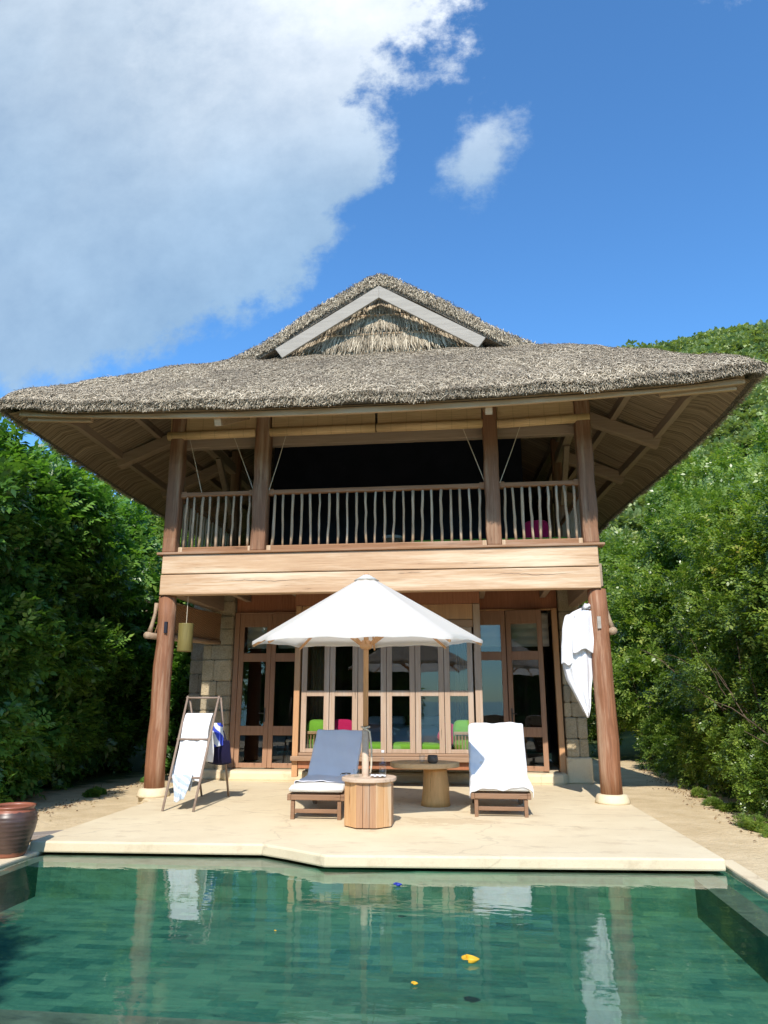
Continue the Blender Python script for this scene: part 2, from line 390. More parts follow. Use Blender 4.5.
f = nt.math('ADD', nt.math('ADD', nt.math('MULTIPLY', sepc.outputs[0], .38), nt.math('MULTIPLY', bl, .95)), nt.math('MULTIPLY', fin, .4))
c = nt.ramp(f, [(.30, (.008,.028,.024)), (.46, (.022,.076,.060)), (.68, (.052,.165,.125)), (1., (.14,.27,.18))])
c = nt.mix(nt.math('MULTIPLY', nt.ramp(nt.noise(co, 3.1, 5, .7), [(.52, (0,0,0)), (.7, (1,1,1))]), .45), c, (.09,.17,.07))
c = nt.mix(nt.math('MULTIPLY', br.outputs['Fac'], .25), c, (.02,.06,.05))
nt.link(c, b.inputs['Base Color']); b.inputs['Roughness'].default_value = .6
nt.link(nt.bump(fin, .3, .01), b.inputs['Normal']); MT['pool'] = m
pi0, pi1, pn, pf, zf, zc = -2.77, 3.21, -6.86, -3.66, -.435, -.134
pool = MB()
pool.add([(pi0,pn,zf),(pi1,pn,zf),(pi1,pf,zf),(pi0,pf,zf)], [(0,1,2,3)])
for a, b_ in (((pi0,pn),(pi1,pn)), ((pi1,pn),(pi1,pf)), ((pi1,pf),(pi0,pf)), ((pi0,pf),(pi0,pn))):
    pool.add([(*a,zf),(*b_,zf),(*b_,zc),(*a,zc)], [(0,1,2,3)])
tag(pool.build('pool_basin', MT['pool']), kind='structure')
cop = MB(); cop.add([(pi1,py0,zc),(3.42,py0,zc),(3.42,py1,zc),(pi1,py1,zc)], [(0,1,2,3)])
cop.add([(px0,py0,zc),(pi0,py0,zc),(pi0,py1,zc),(px0,py1,zc)], [(0,1,2,3)])
cop.add([(pi0,py0,zc),(pi1,py0,zc),(pi1,pn,zc),(pi0,pn,zc)], [(0,1,2,3)])
cop.add([(pi0,pf,zc),(pi1,pf,zc),(pi1,py1,zc),(pi0,py1,zc)], [(0,1,2,3)])
MT['coping'] = plain('wet_grey_stone', (.22,.20,.15), .55, .3, .4, 7)
tag(cop.build('pool_coping', MT['coping']), kind='structure')
gut = MB(); gut.add([(3.42,py0,zc-.012),(px1,py0,zc-.012),(px1,py1,zc-.012),(3.42,py1,zc-.012)], [(0,1,2,3)])
tag(gut.build('pool_gutter', MT['pool']), kind='structure')
kb = MB(); kb.box(px1-.005, px1+.14, py0, -3.1, -.3, -.085); kb.box(px0-.42, px0+.005, py0, -3.1, -.3, -.09)
tag(kb.build('pool_kerb', MT['cement'], bevel=.015), kind='structure')
nd = MB(); nd.box(-9, 9, -18, py0-.005, -.3, -.1)
tag(nd.build('lower_terrace', MT['cement']), kind='structure')
# water: clear sheet that mirrors at a glancing view
m = bpy.data.materials.new('water'); m.use_nodes = True; nt = NT(m); out = m.node_tree.nodes['Material Output']
m.node_tree.nodes.remove(m.node_tree.nodes['Principled BSDF'])
co = nt.new('ShaderNodeTexCoord').outputs['Object']
h = nt.math('ADD', nt.math('MULTIPLY', nt.noise(nt.mapping(co, (1, 1.9, 1), (0,0,.2)), 2.4, 2, .5), 1.0), nt.math('MULTIPLY', nt.noise(nt.mapping(co, (1,2.2,1)), 9, 2, .5), .16))
bp = nt.bump(h, .5, .006)
fr = nt.new('ShaderNodeFresnel'); fr.inputs[0].default_value = 1.34; nt.link(bp, fr.inputs['Normal'])
tr = nt.new('ShaderNodeBsdfTransparent'); tr.inputs[0].default_value = (.72,.97,.93,1)
gl = nt.new('ShaderNodeBsdfGlossy'); gl.inputs['Roughness'].default_value = .012; gl.inputs['Color'].default_value = (1,1,1,1); nt.link(bp, gl.inputs['Normal'])
mx = nt.new('ShaderNodeMixShader'); nt.link(fr.outputs[0], mx.inputs[0]); nt.link(tr.outputs[0], mx.inputs[1]); nt.link(gl.outputs[0], mx.inputs[2])
nt.link(mx.outputs[0], out.inputs[0])
wt = MB(); wt.add([(px0,py0,-.12),(px1-.004,py0,-.12),(px1-.004,py1,-.12),(px0,py1,-.12)], [(0,1,2,3)])
tag(wt.build('pool_water', m), kind='structure')
# the bay behind the photographer
m, nt, b, co = material('sea'); b.inputs['Base Color'].default_value = (.02,.10,.14,1); b.inputs['Roughness'].default_value = .15
sea = MB(); sea.add([(-3000,-3500,-7.9),(3000,-3500,-7.9),(3000,-45,-7.9),(-3000,-45,-7.9)], [(0,1,2,3)])
tag(sea.build('sea', m), kind='structure')

# ------------------------------------------------------------------ glass
def glass(name, tint=(.86,.9,.9)):
    m = bpy.data.materials.new(name); m.use_nodes = True; nt = NT(m); out = m.node_tree.nodes['Material Output']
    m.node_tree.nodes.remove(m.node_tree.nodes['Principled BSDF'])
    lw = nt.new('ShaderNodeFresnel'); lw.inputs[0].default_value = 1.45
    gb = nt.new('ShaderNodeNewGeometry'); fac = nt.math('MULTIPLY', nt.math('MULTIPLY', lw.outputs[0], 2.0, clamp=True), nt.math('SUBTRACT', 1.0, gb.outputs['Backfacing']))
    tr = nt.new('ShaderNodeBsdfTransparent'); tr.inputs[0].default_value = (*tint, 1)
    gl = nt.new('ShaderNodeBsdfGlossy'); gl.inputs['Roughness'].default_value = .01; gl.inputs['Color'].default_value = (.95,.97,1,1)
    mx = nt.new('ShaderNodeMixShader'); nt.link(fac, mx.inputs[0]); nt.link(tr.outputs[0], mx.inputs[1]); nt.link(gl.outputs[0], mx.inputs[2])
    nt.link(mx.outputs[0], out.inputs[0]); return m
MT['glass'] = glass('window_glass'); MT['glassware'] = glass('clear_glassware', (.97,.985,.985))

# ================================================================== VILLA
villa = thing('beach_villa', 'two-storey timber beach villa with a thatched roof and open balcony', 'villa', (0,0,0))
def vb(name, mat, mb, parent=villa, bevel=.008, **k): return mb.build(name, MT[mat], parent, bevel=bevel, **k)

# ---- ground floor log posts
for x, y in ((-3.25, 0), (3.23, 0)):
    pts = []; rad = []
    for i in range(9):
        t = i/8; pts.append((x*(1-.002*0)+.006*math.sin(i*1.7+x), y+.01*math.cos(i*2.1), .08+t*2.82)); rad.append(.148-.018*t+.004*math.sin(i*2.3+x))
    p = MB().tube(pts, rad, 20).build('log_post', MT['trunk'], villa, smooth=True)
    MB().lathe([(.235,0),(.232,.03),(.215,.085),(.20,.11),(.15,.118)], (x, y, 0), 12).build('post_footing', MT['cement'], p, smooth=True)
    MB().box(x+(.03 if x < 0 else -.05), x+(.075 if x < 0 else .0), -.150, -.1, 2.33, 2.50).build('mortise', MT['dark_room'] if x < 0 else MT['grey_wood'], p)
# ---- floor beams and balcony floor
vb('floor_beam', 'pine_x', MB().box(-3.33, 3.27, -.17, .0, 2.905, 3.215), bevel=.012)
vb('floor_beam', 'pine_x', MB().box(-3.315, 3.26, -.185, .0, 3.225, 3.52), bevel=.012)
vb('beam_cap', 'rail', MB().box(-3.40, 3.36, -.22, .0, 3.523, 3.56), bevel=.008)
random.seed(3)
for (x0, x1, z) in ((-2.4, -1.0, 3.10), (1.7, 2.9, 3.12)):
    P = [(x0+(x1-x0)*i/24, -.1722, z+.012*math.sin(i*.31)+random.uniform(-.007, .007)) for i in range(25)]
    mb = MB(); mb.add([v for i, p in enumerate(P) for v in ((p[0], p[1], p[2]-.0025*math.sin(math.pi*i/24)), (p[0], p[1], p[2]+.0025*math.sin(math.pi*i/24)))],
        [(2*i, 2*i+2, 2*i+3, 2*i+1) for i in range(24)]); mb.build('drying_crack', MT['dark_room'], villa)
for yy_ in (0.1,): pass
vb('balcony_floor', 'room', MB().box(-3.35, 3.3, .002, 7.2, 3.3, 3.5))
for i, x in enumerate((-3.25, 3.23)):
    vb('side_beam', 'brown_y', MB().box(x-.1, x+.1, .003, 7.0, 2.95, 3.29))
for k in range(6):
    xx = -2.7+k*1.08; vb('joist', 'brown_y', MB().box(xx-.05, xx+.05, .01, 2.4, 3.12, 3.297))
# ---- balcony posts
for x, wd in ((-3.25,.22), (-1.83,.235), (1.78,.225), (3.19,.23)):
    mb = MB(); n = 10
    for i in range(n): pass
    pts = [(x+.006*math.sin(i*2+x), -.03+.005*math.cos(i*3+x), 3.561+i*(2.42/n)) for i in range(n+1)]
    V = []; F = []
    for i, p in enumerate(pts):
        hw = wd/2*(1+.03*math.sin(i*1.9+x*3))
        V += [(p[0]-hw,p[1]-hw,p[2]),(p[0]+hw,p[1]-hw,p[2]),(p[0]+hw,p[1]+hw,p[2]),(p[0]-hw,p[1]+hw,p[2])]
    for i in range(n):
        for k in range(4): a = 4*i+k; b_ = 4*i+(k+1) % 4; F.append((a, b_, b_+4, a+4))
    F += [(3,2,1,0), (4*n,4*n+1,4*n+2,4*n+3)]; mb.add(V, F)
    vb('balcony_post', 'post', mb, bevel=.03)
for x in (-3.2, 3.15):
    vb('rear_post', 'post', MB().box(x-.09, x+.09, 2.7, 2.88, 3.505, 6.25), bevel=.02)
vb('top_plate', 'brown_x', MB().box(-3.4, 3.35, .09, .22, 5.36, 5.52))
vb('top_plate', 'brown_x', MB().box(-3.4, 3.35, -.12, .08, 5.985, 6.13))
for x in (-3.25, 3.19): vb('side_plate', 'brown_y', MB().box(x-.07, x+.07, .225, 7.1, 5.75, 5.93))
vb('room_shade_sheet', 'dark_room', MB().box(-2.6, 2.55, 3.4, 3.46, 3.505, 6.9))  # added near-black sheet; its colour stands in for the upper room's shade
for sx in (-1, 1):      # diagonal brackets
    MB().beam((sx*3.2, 2.6, 4.9), (sx*3.2, 1.7, 5.75), .1, .1, (1,0,0)).build('bracket', MT['brown_y'], villa, bevel=.01)
# ---- railings
def railing(a, b, n, mat='rail', seed=0):
    rnd = random.Random(seed); a = Vector(a); b = Vector(b); d = (b-a); L = d.length; d.normalize()
    r = MB(); r.beam(a+Vector((0,0,1.03)), b+Vector((0,0,1.03)), .085, .07)
    o = r.build('railing', MT[mat], villa, bevel=.012)
    MB().beam(a+Vector((0,0,.12)), b+Vector((0,0,.12)), .075, .10).build('bottom_rail', MT[mat], o, bevel=.012)
    for k in range(n):
        t = (k+.6)/(n+.2); p = a+d*(L*t); pts = []; rr = rnd.uniform(.017, .023); j = rnd.uniform(-.02, .02)
        for i in range(6):
            s = i/5; pts.append((p.x+d.x*(j*(s-.5)+rnd.uniform(-.007,.007)), p.y+d.y*(j*(s-.5))+rnd.uniform(-.004,.004), .17+p.z+s*.825))
        MB().tube(pts, [rr*rnd.uniform(.88, 1.15) for _ in pts], 7).build('baluster', MT['stick'], o, smooth=True)
    return o
railing((-3.14, .0, 3.50), (-1.95, .0, 3.50), 9, seed=1)
railing((-1.71, .0, 3.50), (1.67, .0, 3.50), 23, seed=2)
railing((1.89, .0, 3.50), (3.08, .0, 3.50), 9, seed=3)
railing((-3.25, .15, 3.50), (-3.22, 2.65, 3.50), 17, seed=4)
railing((3.2, .15, 3.50), (3.17, 2.65, 3.50), 17, seed=5)
for x in (-3.1, -1.98, -1.68, 1.64, 1.92, 3.05):
    for z, w_ in ((4.53, .05), (3.62, .035)):
        MB().box(x-w_, x+w_, -.05, .05, z-.05, z+.05).build('rail_bracket', MT['stick'] if z < 4 else MT['rail'], villa, bevel=.012)
# ---- rolled bamboo blinds
m, nt, b, co = material('bamboo_slats')
sp = nt.new('ShaderNodeSeparateXYZ'); nt.link(co, sp.inputs[0])
sl = nt.math('SINE', nt.math('MULTIPLY', sp.outputs[2], 330)); n_ = nt.noise(nt.mapping(co, (1.2, 20, 60)), 3, 4)
tie = nt.ramp(nt.math('FRACT', nt.math('MULTIPLY', sp.outputs[0], 4.2)), [(.0, (1,1,1)), (.06, (0,0,0))])
c = nt.ramp(n_, [(.3, (.62,.38,.17)), (.7, (.86,.60,.31))])
c = nt.mix(nt.math('MULTIPLY', tie, .4), c, (.25,.12,.05)); nt.link(c, b.inputs['Base Color'])
nt.link(nt.bump(sl, .6, .004), b.inputs['Normal']); b.inputs['Roughness'].default_value = .6; MT['bamboo'] = m
for x0, x1, tilt in ((-3.40, -1.96, 0), (-1.70, -.02, .0), (.02, 1.66, .0), (1.90, 3.28, .03)):
    bo = MB().box(x0, x1, -.062, -.050, 5.54, 5.98).build('bamboo_blind', MT['bamboo'], villa)
    MB().tube([(x0-.01, -.10, 5.51-tilt*.6), (x1+.01, -.10, 5.51+tilt)], .070, 14).build('rolled_end', MT['bamboo'], bo, smooth=True)
    for c_ in ((x0+.35, x1-.35) if x1-x0 < 1.5 else ((x0+.25,) if x0 < -1 else (x1-.3,))):
        tx = {True: -1.95, False: -1.70}[x0 < -2] if x0 < 0 else (1.68 if x0 < 1 else 1.9)
        if x0 < -2 and c_ < -2.7: tx = c_+.25
        if x0 > 1.5 and c_ > 2.5: continue
        MB().tube([(c_, -.09, 5.46), ((c_+tx)/2+.004, -.08, 5.0), (tx, -.07, 4.55)], .006, 5).build('blind_cord', MT['rope'], bo)
# ---- upper room
vb('upper_side_wall', 'room', MB().box(-3.32, -3.22, 4.6, 7.1, 3.505, 5.75)); vb('upper_side_wall', 'room', MB().box(3.16, 3.26, 4.6, 7.1, 3.505, 5.75))
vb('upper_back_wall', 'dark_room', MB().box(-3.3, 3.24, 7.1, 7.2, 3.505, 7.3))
for k in range(7):
    xx = -2.6+k*.87
    vb('ceiling_rafter', 'brown_y', MB().beam((xx, .3, 6.02), (xx, 4.2, 6.9), .07, .12))

# ---- thatched roof
def interp(x, P):
    return np.interp(x, [p[0] for p in P], [p[1] for p in P])
def smoothprof(P, n=10):
    c = catmull(P, n); return [(q[0], q[1]) for q in c]
PS = smoothprof([(-.4,8.38),(0,8.48),(.4,8.32),(1.0,7.96),(1.84,7.42),(2.4,7.10),(3.1,6.80),(4.0,6.36),(4.8,5.98),(5.2,5.76),(5.42,5.55)])
PF = smoothprof([(-1.62,5.40),(-1.48,5.60),(-1.15,5.88),(-.6,6.36),(0,6.78),(.5,7.07),(.9,7.15)])
YB = 7.0   # mirror: back hip
def xscale(x, y):
    wl = 1.0; wr = .975 - .10*smooth(-1.0, 6.5, y) 
    return np.where(x > 0, x/wr, x/wl)
def ztop(x, y):
    s = np.abs(xscale(x, y)); S = interp(s, PS)
    yf = np.where(y > YB/2, YB-y, y); Fz = interp(yf, PF) + .18*(s/5.3)**3
    k = .10; hh = np.clip(.5+.5*(Fz-S)/k, 0, 1)
    z = Fz*(1-hh)+S*hh - k*hh*(1-hh)
    # eaves kick up at the corners
    dc = np.clip(1-np.minimum(np.abs(yf+1.5), 4)/4, 0, 1)*np.clip((s-3)/2.3, 0, 1)
    return z - .10*(1-dc)*np.clip((s-3.5)/1.8, 0, 1)
def lump(x, y, k=.55):
    return k*(.030*np.sin(x*5.1+1.7*np.sin(y*3.3))+.022*np.sin(y*7.7+x*2.9+2)+.015*np.sin(x*13.3+y*9.1)*np.sin(y*11.2-x*3.1))
m, nt, b, co = material('thatch')
at = nt.new('ShaderNodeAttribute', attribute_name='rnd')
c = nt.ramp(at.outputs['Fac'], [(0, (.06,.045,.03)), (.26, (.20,.158,.105)), (.52, (.44,.355,.25)), (.8, (.70,.58,.42)), (1, (.88,.76,.58))])
pn_ = nt.noise(co, .9, 5, .65); c = nt.mix(nt.ramp(pn_, [(.42, (0,0,0)), (.7, (.55,.55,.55))]), c, (.20,.16,.12))
nt.link(c, b.inputs['Base Color']); b.inputs['Roughness'].default_value = .9; b.inputs['Specular IOR Level'].default_value = .15; MT['thatch'] = m
m, nt, b, co = material('thatch_base')
n_ = nt.noise(nt.mapping(co, (3,1,3)), 22, 6, .7); c = nt.ramp(n_, [(.35, (.06,.048,.036)), (.5, (.20,.165,.125)), (.68, (.40,.34,.26))])
nt.link(c, b.inputs['Base Color']); b.inputs['Roughness'].default_value = .95
nt.link(nt.bump(n_, 1., .05), b.inputs['Normal']); MT['thatch_base'] = m
def roof_grid(nxg, nyg):
    xs_ = np.linspace(-5.42, 5.42, nxg); ys_ = np.linspace(-1.62, YB+1.62, nyg)
    Xn, Y = np.meshgrid(xs_, ys_)
    X = np.where(Xn > 0, Xn*(.975-.10*smooth(-1.0, 6.5, Y)), Xn)
    # round the corners slightly
    return X, Y
X, Y = roof_grid(150, 140); Z = ztop(X, Y)
def gridfaces(nxg, nyg, flip=False):
    i = np.arange(nxg-1); j = np.arange(nyg-1); I, J = np.meshgrid(i, j); a = (J*nxg+I).ravel()
    f = np.stack([a, a+1, a+1+nxg, a+nxg], 1); return f[:, ::-1] if flip else f
XX_R = 5.42*(.975-.10*smooth(-1.0, 6.5, Y))
top = np.stack([X, Y, Z+lump(X, Y)], -1).reshape(-1, 3)
rimd = np.minimum(np.minimum(Y+1.62, YB+1.62-Y), np.minimum(XX_R-X, X+5.42)); THK = .11+.20*smooth(0, .7, rimd)
Zb = Z-THK-.04
# underside: slab a hand's breadth below; lip pulled in at the rim
bot = np.stack([X*.992, (Y-YB/2)*.99+YB/2, Zb+.05], -1).reshape(-1, 3)
nX, nY = 150, 140
F = [gridfaces(nX, nY)]
rim = [j*0+i for i in range(nX) for j in (0,)]
ring = list(range(nX)) + [nX*j+nX-1 for j in range(1, nY)] + [nX*(nY-1)+i for i in range(nX-2, -1, -1)] + [nX*j for j in range(nY-2, 0, -1)]
ring = np.array(ring); nxt = np.roll(ring, -1); off = len(top)
F.append(gridfaces(nX, nY, True)+off)
F.append(np.stack([ring+off, nxt+off, nxt, ring], 1))
roof = bpy.data.objects.new('thatched_roof', npmesh('thatched_roof', np.concatenate([top, bot]), np.concatenate(F), MT['thatch_base'], smooth=True))
COL.objects.link(roof); roof.parent = villa
# gable saddle
gy0, gy1 = .30, YB-.30
def saddle():
    mb = MB(); xs_ = np.linspace(-2.75, 2.75, 61); V = []
    for y in (gy0, gy0+.1, YB/2, gy1-.1, gy1):
        for x in xs_:
            zz = float(interp(abs(x), PS)); V.append((x, y, zz+float(lump(x, y))*.6-(.03 if y in (gy0, gy1) else 0)))
    for y in (gy0, gy1):
        for x in xs_:
            zz = float(interp(abs(x), PS)); V.append((x, y+(.02 if y == gy0 else -.02), zz-.24))
    n = len(xs_); F = []
    for r in range(4):
        for i in range(n-1): F.append((r*n+i, r*n+i+1, (r+1)*n+i+1, (r+1)*n+i))
    for i in range(n-1):
        F.append((5*n+i, 5*n+i+1, i+1, i)); F.append((4*n+i, 4*n+i+1, 6*n+i+1, 6*n+i)); F.append((5*n+i+1, 5*n+i, 6*n+i, 6*n+i+1))
    mb.add(V, F); return mb
saddle().build('ridge_thatch', MT['thatch_base'], roof)
# gable triangle of bundled straw, battens and barge boards
tri = MB(); tri.add([(-2.1,.62,6.95),(2.1,.62,6.95),(0,.62,8.32)], [(0,1,2)])
tri.build('gable_wall', MT['thatch_base'], roof)
for z, hw in ((7.50,1.25), (7.86,.75), (8.16,.3)):
    MB().tube([(-hw,.56,z+.01),(0,.55,z+.015),(hw,.56,z)], .017, 7).build('gable_batten', MT['stick'], roof)
for sx in (-1, 1):
    d = Vector((sx*1.86, 0, -1.14)); nrm = Vector((sx*1.14, 0, 1.86)).normalized(); a = Vector((0, .24, 8.26)); e = a+d*.96
    q = -nrm*.23
    P = [a, e, e+q*.9+Vector((-sx*.02,0,0)), Vector((0, .24, (a+q).z-.035))]
    mb = MB(); mb.add([(p.x, p.y, p.z) for p in P]+[(p.x, p.y+.045, p.z) for p in P], [(0,1,2,3),(7,6,5,4),(0,4,5,1),(1,5,6,2),(2,6,7,3),(3,7,4,0)])
    mb.build('barge_board', MT['grey_wood'], roof, bevel=.006)

def blades(P, D, N, L, W, lift):
    """P points, D unit down-slope dir, N normal; returns verts, faces"""
    S_ = np.cross(N, D); n = len(P)
    L = L[:, None]; W = W[:, None]
    bend = N*(rng.normal(0, .09, (n, 1))+lift)
    a = P - D*L*.5; c = P + D*L*.5 + bend*L
    mid = P + N*.012 + S_*(rng.normal(0, .06, (n, 1))*L)
    V = np.stack([a-S_*W*.5, a+S_*W*.5, mid+S_*W*.55, mid-S_*W*.55, c+S_*W*.25, c-S_*W*.25], 1).reshape(-1, 3)
    o = np.arange(n)[:, None]*6
    F = np.concatenate([o+np.array([[0,1,2,3]]), o+np.array([[3,2,4,5]])]); return V, F
def scatter_roof(n, xr, yr, keep, zf, Lm=(.05,.17), W=(.005,.011), spread=1.0, lift=.04):
    x = rng.uniform(*xr, n); y = rng.uniform(*yr, n); k = keep(x, y); x = x[k]; y = y[k]; n = len(x); e = .04
    z = zf(x, y); gx = (zf(x+e, y)-zf(x-e, y))/(2*e); gy = (zf(x, y+e)-zf(x, y-e))/(2*e)
    N = np.stack([-gx, -gy, np.ones(n)], 1); N /= np.linalg.norm(N, axis=1)[:, None]
    D = np.stack([-gx, -gy, -(gx**2+gy**2)], 1)+1e-5; D /= np.linalg.norm(D, axis=1)[:, None]
    th = rng.normal(0, spread, n)[:, None]; S_ = np.cross(N, D); D = D*np.cos(th)+S_*np.sin(th)
    P = np.stack([x, y, z], 1)+N*rng.uniform(-.005, .035, n)[:, None]
    return blades(P, D, N, rng.uniform(*Lm, n), rng.uniform(*W, n), lift)
zt = lambda x, y: ztop(x, y)+lump(x, y)
zs = lambda x, y: interp(np.abs(x), PS)+.6*lump(x, y)
XM = lambda y: 5.42*(.975-.10*smooth(-1.0, 6.5, y))
Vs, Fs, off = [], [], 0
def acc(VF):
    global off
    Vs.append(VF[0]); Fs.append(VF[1]+off); off += len(VF[0])
acc(scatter_roof(165000, (-5.44,5.44), (-1.64,.7), lambda x, y: (x < XM(y)), zt))
acc(scatter_roof(36000, (-5.44,5.44), (.5,5), lambda x, y: (x < XM(y)) & (np.abs(x) > 1.9), zt))
acc(scatter_roof(9000, (-5.44,5.44), (5,8.6), lambda x, y: (x < XM(y)), zt))
acc(scatter_roof(22000, (-2.6,2.6), (.28,2.2), lambda x, y: np.abs(x) < 9, zs))
acc(scatter_roof(5000, (-2.6,2.6), (2.2,6.7), lambda x, y: np.abs(x) < 9, zs))
# ragged eave fringe: straw ends sticking out and down round the rim
def fringe(n, pts, nrm, drop=(.0,.1), out=.8):
    P = pts(n); k = len(P); N = nrm(P); D = N*out+np.array([0,0,-.55])+rng.normal(0, .35, (k, 3)); D /= np.linalg.norm(D, axis=1)[:, None]
    Q = P+np.stack([np.zeros(k), np.zeros(k), -rng.uniform(*drop, k)], 1)+N*rng.uniform(-.03, .03, k)[:, None]
    return blades(Q, D, N, rng.uniform(.04, .11, k), rng.uniform(.005, .012, k), 0)
def pf(n):
    x = rng.uniform(-5.4, 5.4, n); y = np.full(n, -1.62); return np.stack([x, y, zt(x, y)+.0], 1)
acc(fringe(17000, pf, lambda P: np.tile([0,-1.,0], (len(P),1)), (-.05,.10)))
def pl_(n):
    y = rng.uniform(-1.6, 8.6, n); x = np.full(n, -5.42); return np.stack([x, y, zt(x, y)], 1)
acc(fringe(9000, pl_, lambda P: np.tile([-1.,0,0], (len(P),1))))
def pr_(n):
    y = rng.uniform(-1.6, 8.6, n); x = XM(y); return np.stack([x, y, zt(x, y)], 1)
acc(fringe(9000, pr_, lambda P: np.tile([1.,0,0], (len(P),1))))
def pv(n):
    x = rng.uniform(-2.6, 2.6, n); y = np.full(n, gy0); return np.stack([x, y, zs(x, y)], 1)
acc(fringe(9000, pv, lambda P: np.tile([0,-1.,0], (len(P),1)), (-.02,.18), .3))
# gable straw, hanging bundles
n = 9000; x = rng.uniform(-2.1, 2.1, n); zz = rng.uniform(6.95, 8.4, n); k = zz < 8.30-np.abs(x)*.66; x = x[k]; zz = zz[k]; n = len(x)
layer = ((zz*2.9) % 1); P = np.stack([x, .60-.10*(1-layer)+rng.uniform(-.02, .01, n), zz], 1)
D = np.stack([x*.32+rng.normal(0,.14,n), np.full(n, -.12), -np.ones(n)], 1); D /= np.linalg.norm(D, axis=1)[:, None]
acc(blades(P, D, np.tile([0,-1.,0], (n,1)), rng.uniform(.15,.35,n), rng.uniform(.006,.014,n), .05))
Vb = np.concatenate(Vs); Fb = np.concatenate(Fs); 
# same random value for both halves of a blade
vals = rng.beta(2.0, 2.0, len(Vb)//6); rn = vals[Fb[:, 0]//6]
sb = bpy.data.objects.new('straw', npmesh('straw', Vb, Fb, MT['thatch'], rn)); COL.objects.link(sb); sb.parent = roof

# reed ceiling under the eaves
m, nt, b, co = material('reed_mat')
sp = nt.new('ShaderNodeSeparateXYZ'); nt.link(co, sp.inputs[0])
wob = nt.math('ADD', sp.outputs[1], nt.math('MULTIPLY', nt.noise(co, 3, 3), .06))
n_ = nt.noise(nt.mapping(co, (.22, 17, .22)), 2.4, 5, .75)
c = nt.ramp(n_, [(.40, (.07,.045,.026)), (.5, (.33,.235,.145)), (.62, (.58,.44,.29))])
c = nt.mix(nt.math('MULTIPLY', nt.noise(co, 1.1, 4), .6), c, (.30,.21,.13))
nt.link(c, b.inputs['Base Color']); b.inputs['Roughness'].default_value = .85
nt.link(nt.bump(n_, 1., .04), b.inputs['Normal']); MT['reed'] = m
RX, RY = roof_grid(60, 60); rd2 = np.minimum(np.minimum(RY+1.62, YB+1.62-RY), np.minimum(5.42*(.975-.10*smooth(-1.0, 6.5, RY))-RX, RX+5.42)); RZ = ztop(RX, RY)-(.10+.20*smooth(0, .7, rd2))
cx_ = RX*.975; cy_ = (RY-YB/2)*.975+YB/2
v1 = np.stack([cx_, cy_, RZ-.012], -1).reshape(-1, 3)
rc = bpy.data.objects.new('reed_ceiling', npmesh('reed_ceiling', v1, gridfaces(60, 60, True), MT['reed'], smooth=True)); COL.objects.link(rc); rc.parent = roof
zu = lambda x, y: float(ztop(np.array(x), np.array(y)))-.30
def along(fx, y0, y1, w_, h_, dz, name, mat='brown_y'):
    n = 14
    for i in range(1):
        pts = [(fx(y0+(y1-y0)*k/n), y0+(y1-y0)*k/n) for k in range(n+1)]
        V = []; F = []
        for x, y in pts:
            z = zu(x, y)-dz
            V += [(x-w_/2, y, z-h_/2), (x+w_/2, y, z-h_/2), (x+w_/2, y, z+h_/2), (x-w_/2, y, z+h_/2)]
        for k in range(n):
            for q in range(4): a = 4*k+q; b_ = 4*k+(q+1) % 4; F.append((a, b_, b_+4, a+4))
        F += [(3,2,1,0), (4*n, 4*n+1, 4*n+2, 4*n+3)]
        MB().add(V, F).build(name, MT[mat], roof, bevel=.006)
for sx in (-1, 1):
    sc_x = lambda y, q: sx*q*((.975-.10*float(smooth(-1., 6.5, y))) if sx > 0 else 1)
    for q in (4.72, 4.02, 3.45):
        along(lambda y, q=q: sc_x(y, q), -1.3, 7.8, .10, .15, .09, 'purlin')
    for y in (.95, 2.9, 5.0):
        x0, x1 = sx*3.2, sc_x(y, 4.72)
        z0 = zu(x0, y)-.34; z1 = zu(x1, y)-.22
        MB().beam((x0, y, z0), (x1+sx*.06, y, z1), .15, .20).build('rafter', MT['brown_x'], roof, bevel=.01)
for y in (-1.0,):   # front purlin
    pass
# fascia following the eave
def fascia():
    V = []; F = []; n = 28
    for i in range(n+1):
        x = -5.12+10.2*i/n; z = float(ztop(np.array(x), np.array(-1.5)))-.265
        zb_ = 5.21+.20*(abs(x)/5.3)**2.2
        V += [(x, -1.47, zb_), (x, -1.42, zb_), (x, -1.42, zb_+.12), (x, -1.47, zb_+.12)]
    for k in range(n):
        for q in range(4): a = 4*k+q; b_ = 4*k+(q+1) % 4; F.append((a, b_, b_+4, a+4))
    F += [(3,2,1,0), (4*n, 4*n+1, 4*n+2, 4*n+3)]
    return MB().add(V, F)
fascia().build('fascia', MT['fascia'], roof, bevel=.008)
for sx, xx in ((-1,-5.0), (1,4.96)):
    MB().beam((xx-sx*.95, -1.33, 5.36), (xx+sx*.03, -1.36, 5.40), .06, .12).build('eave_end_board', MT['fascia'], roof, bevel=.006)
for x in (-2.12, 1.72, -.2):
    if x == -.2: continue
    MB().beam((x, -1.40, 5.20), (x, .1, 5.92), .10, .14).build('outrigger', MT['fascia'], roof, bevel=.01)
for k in range(11):      # common rafters over the balcony front
    x = -4.6+k*.92
    MB().beam((x, -1.38, zu(x, -1.38)-.05), (x, 1.6, 6.55 if abs(x) < 2.5 else zu(x, 0.2)-.02), .06, .09).build('front_rafter', MT['brown_y'], roof) if abs(x) < 3.3 else None

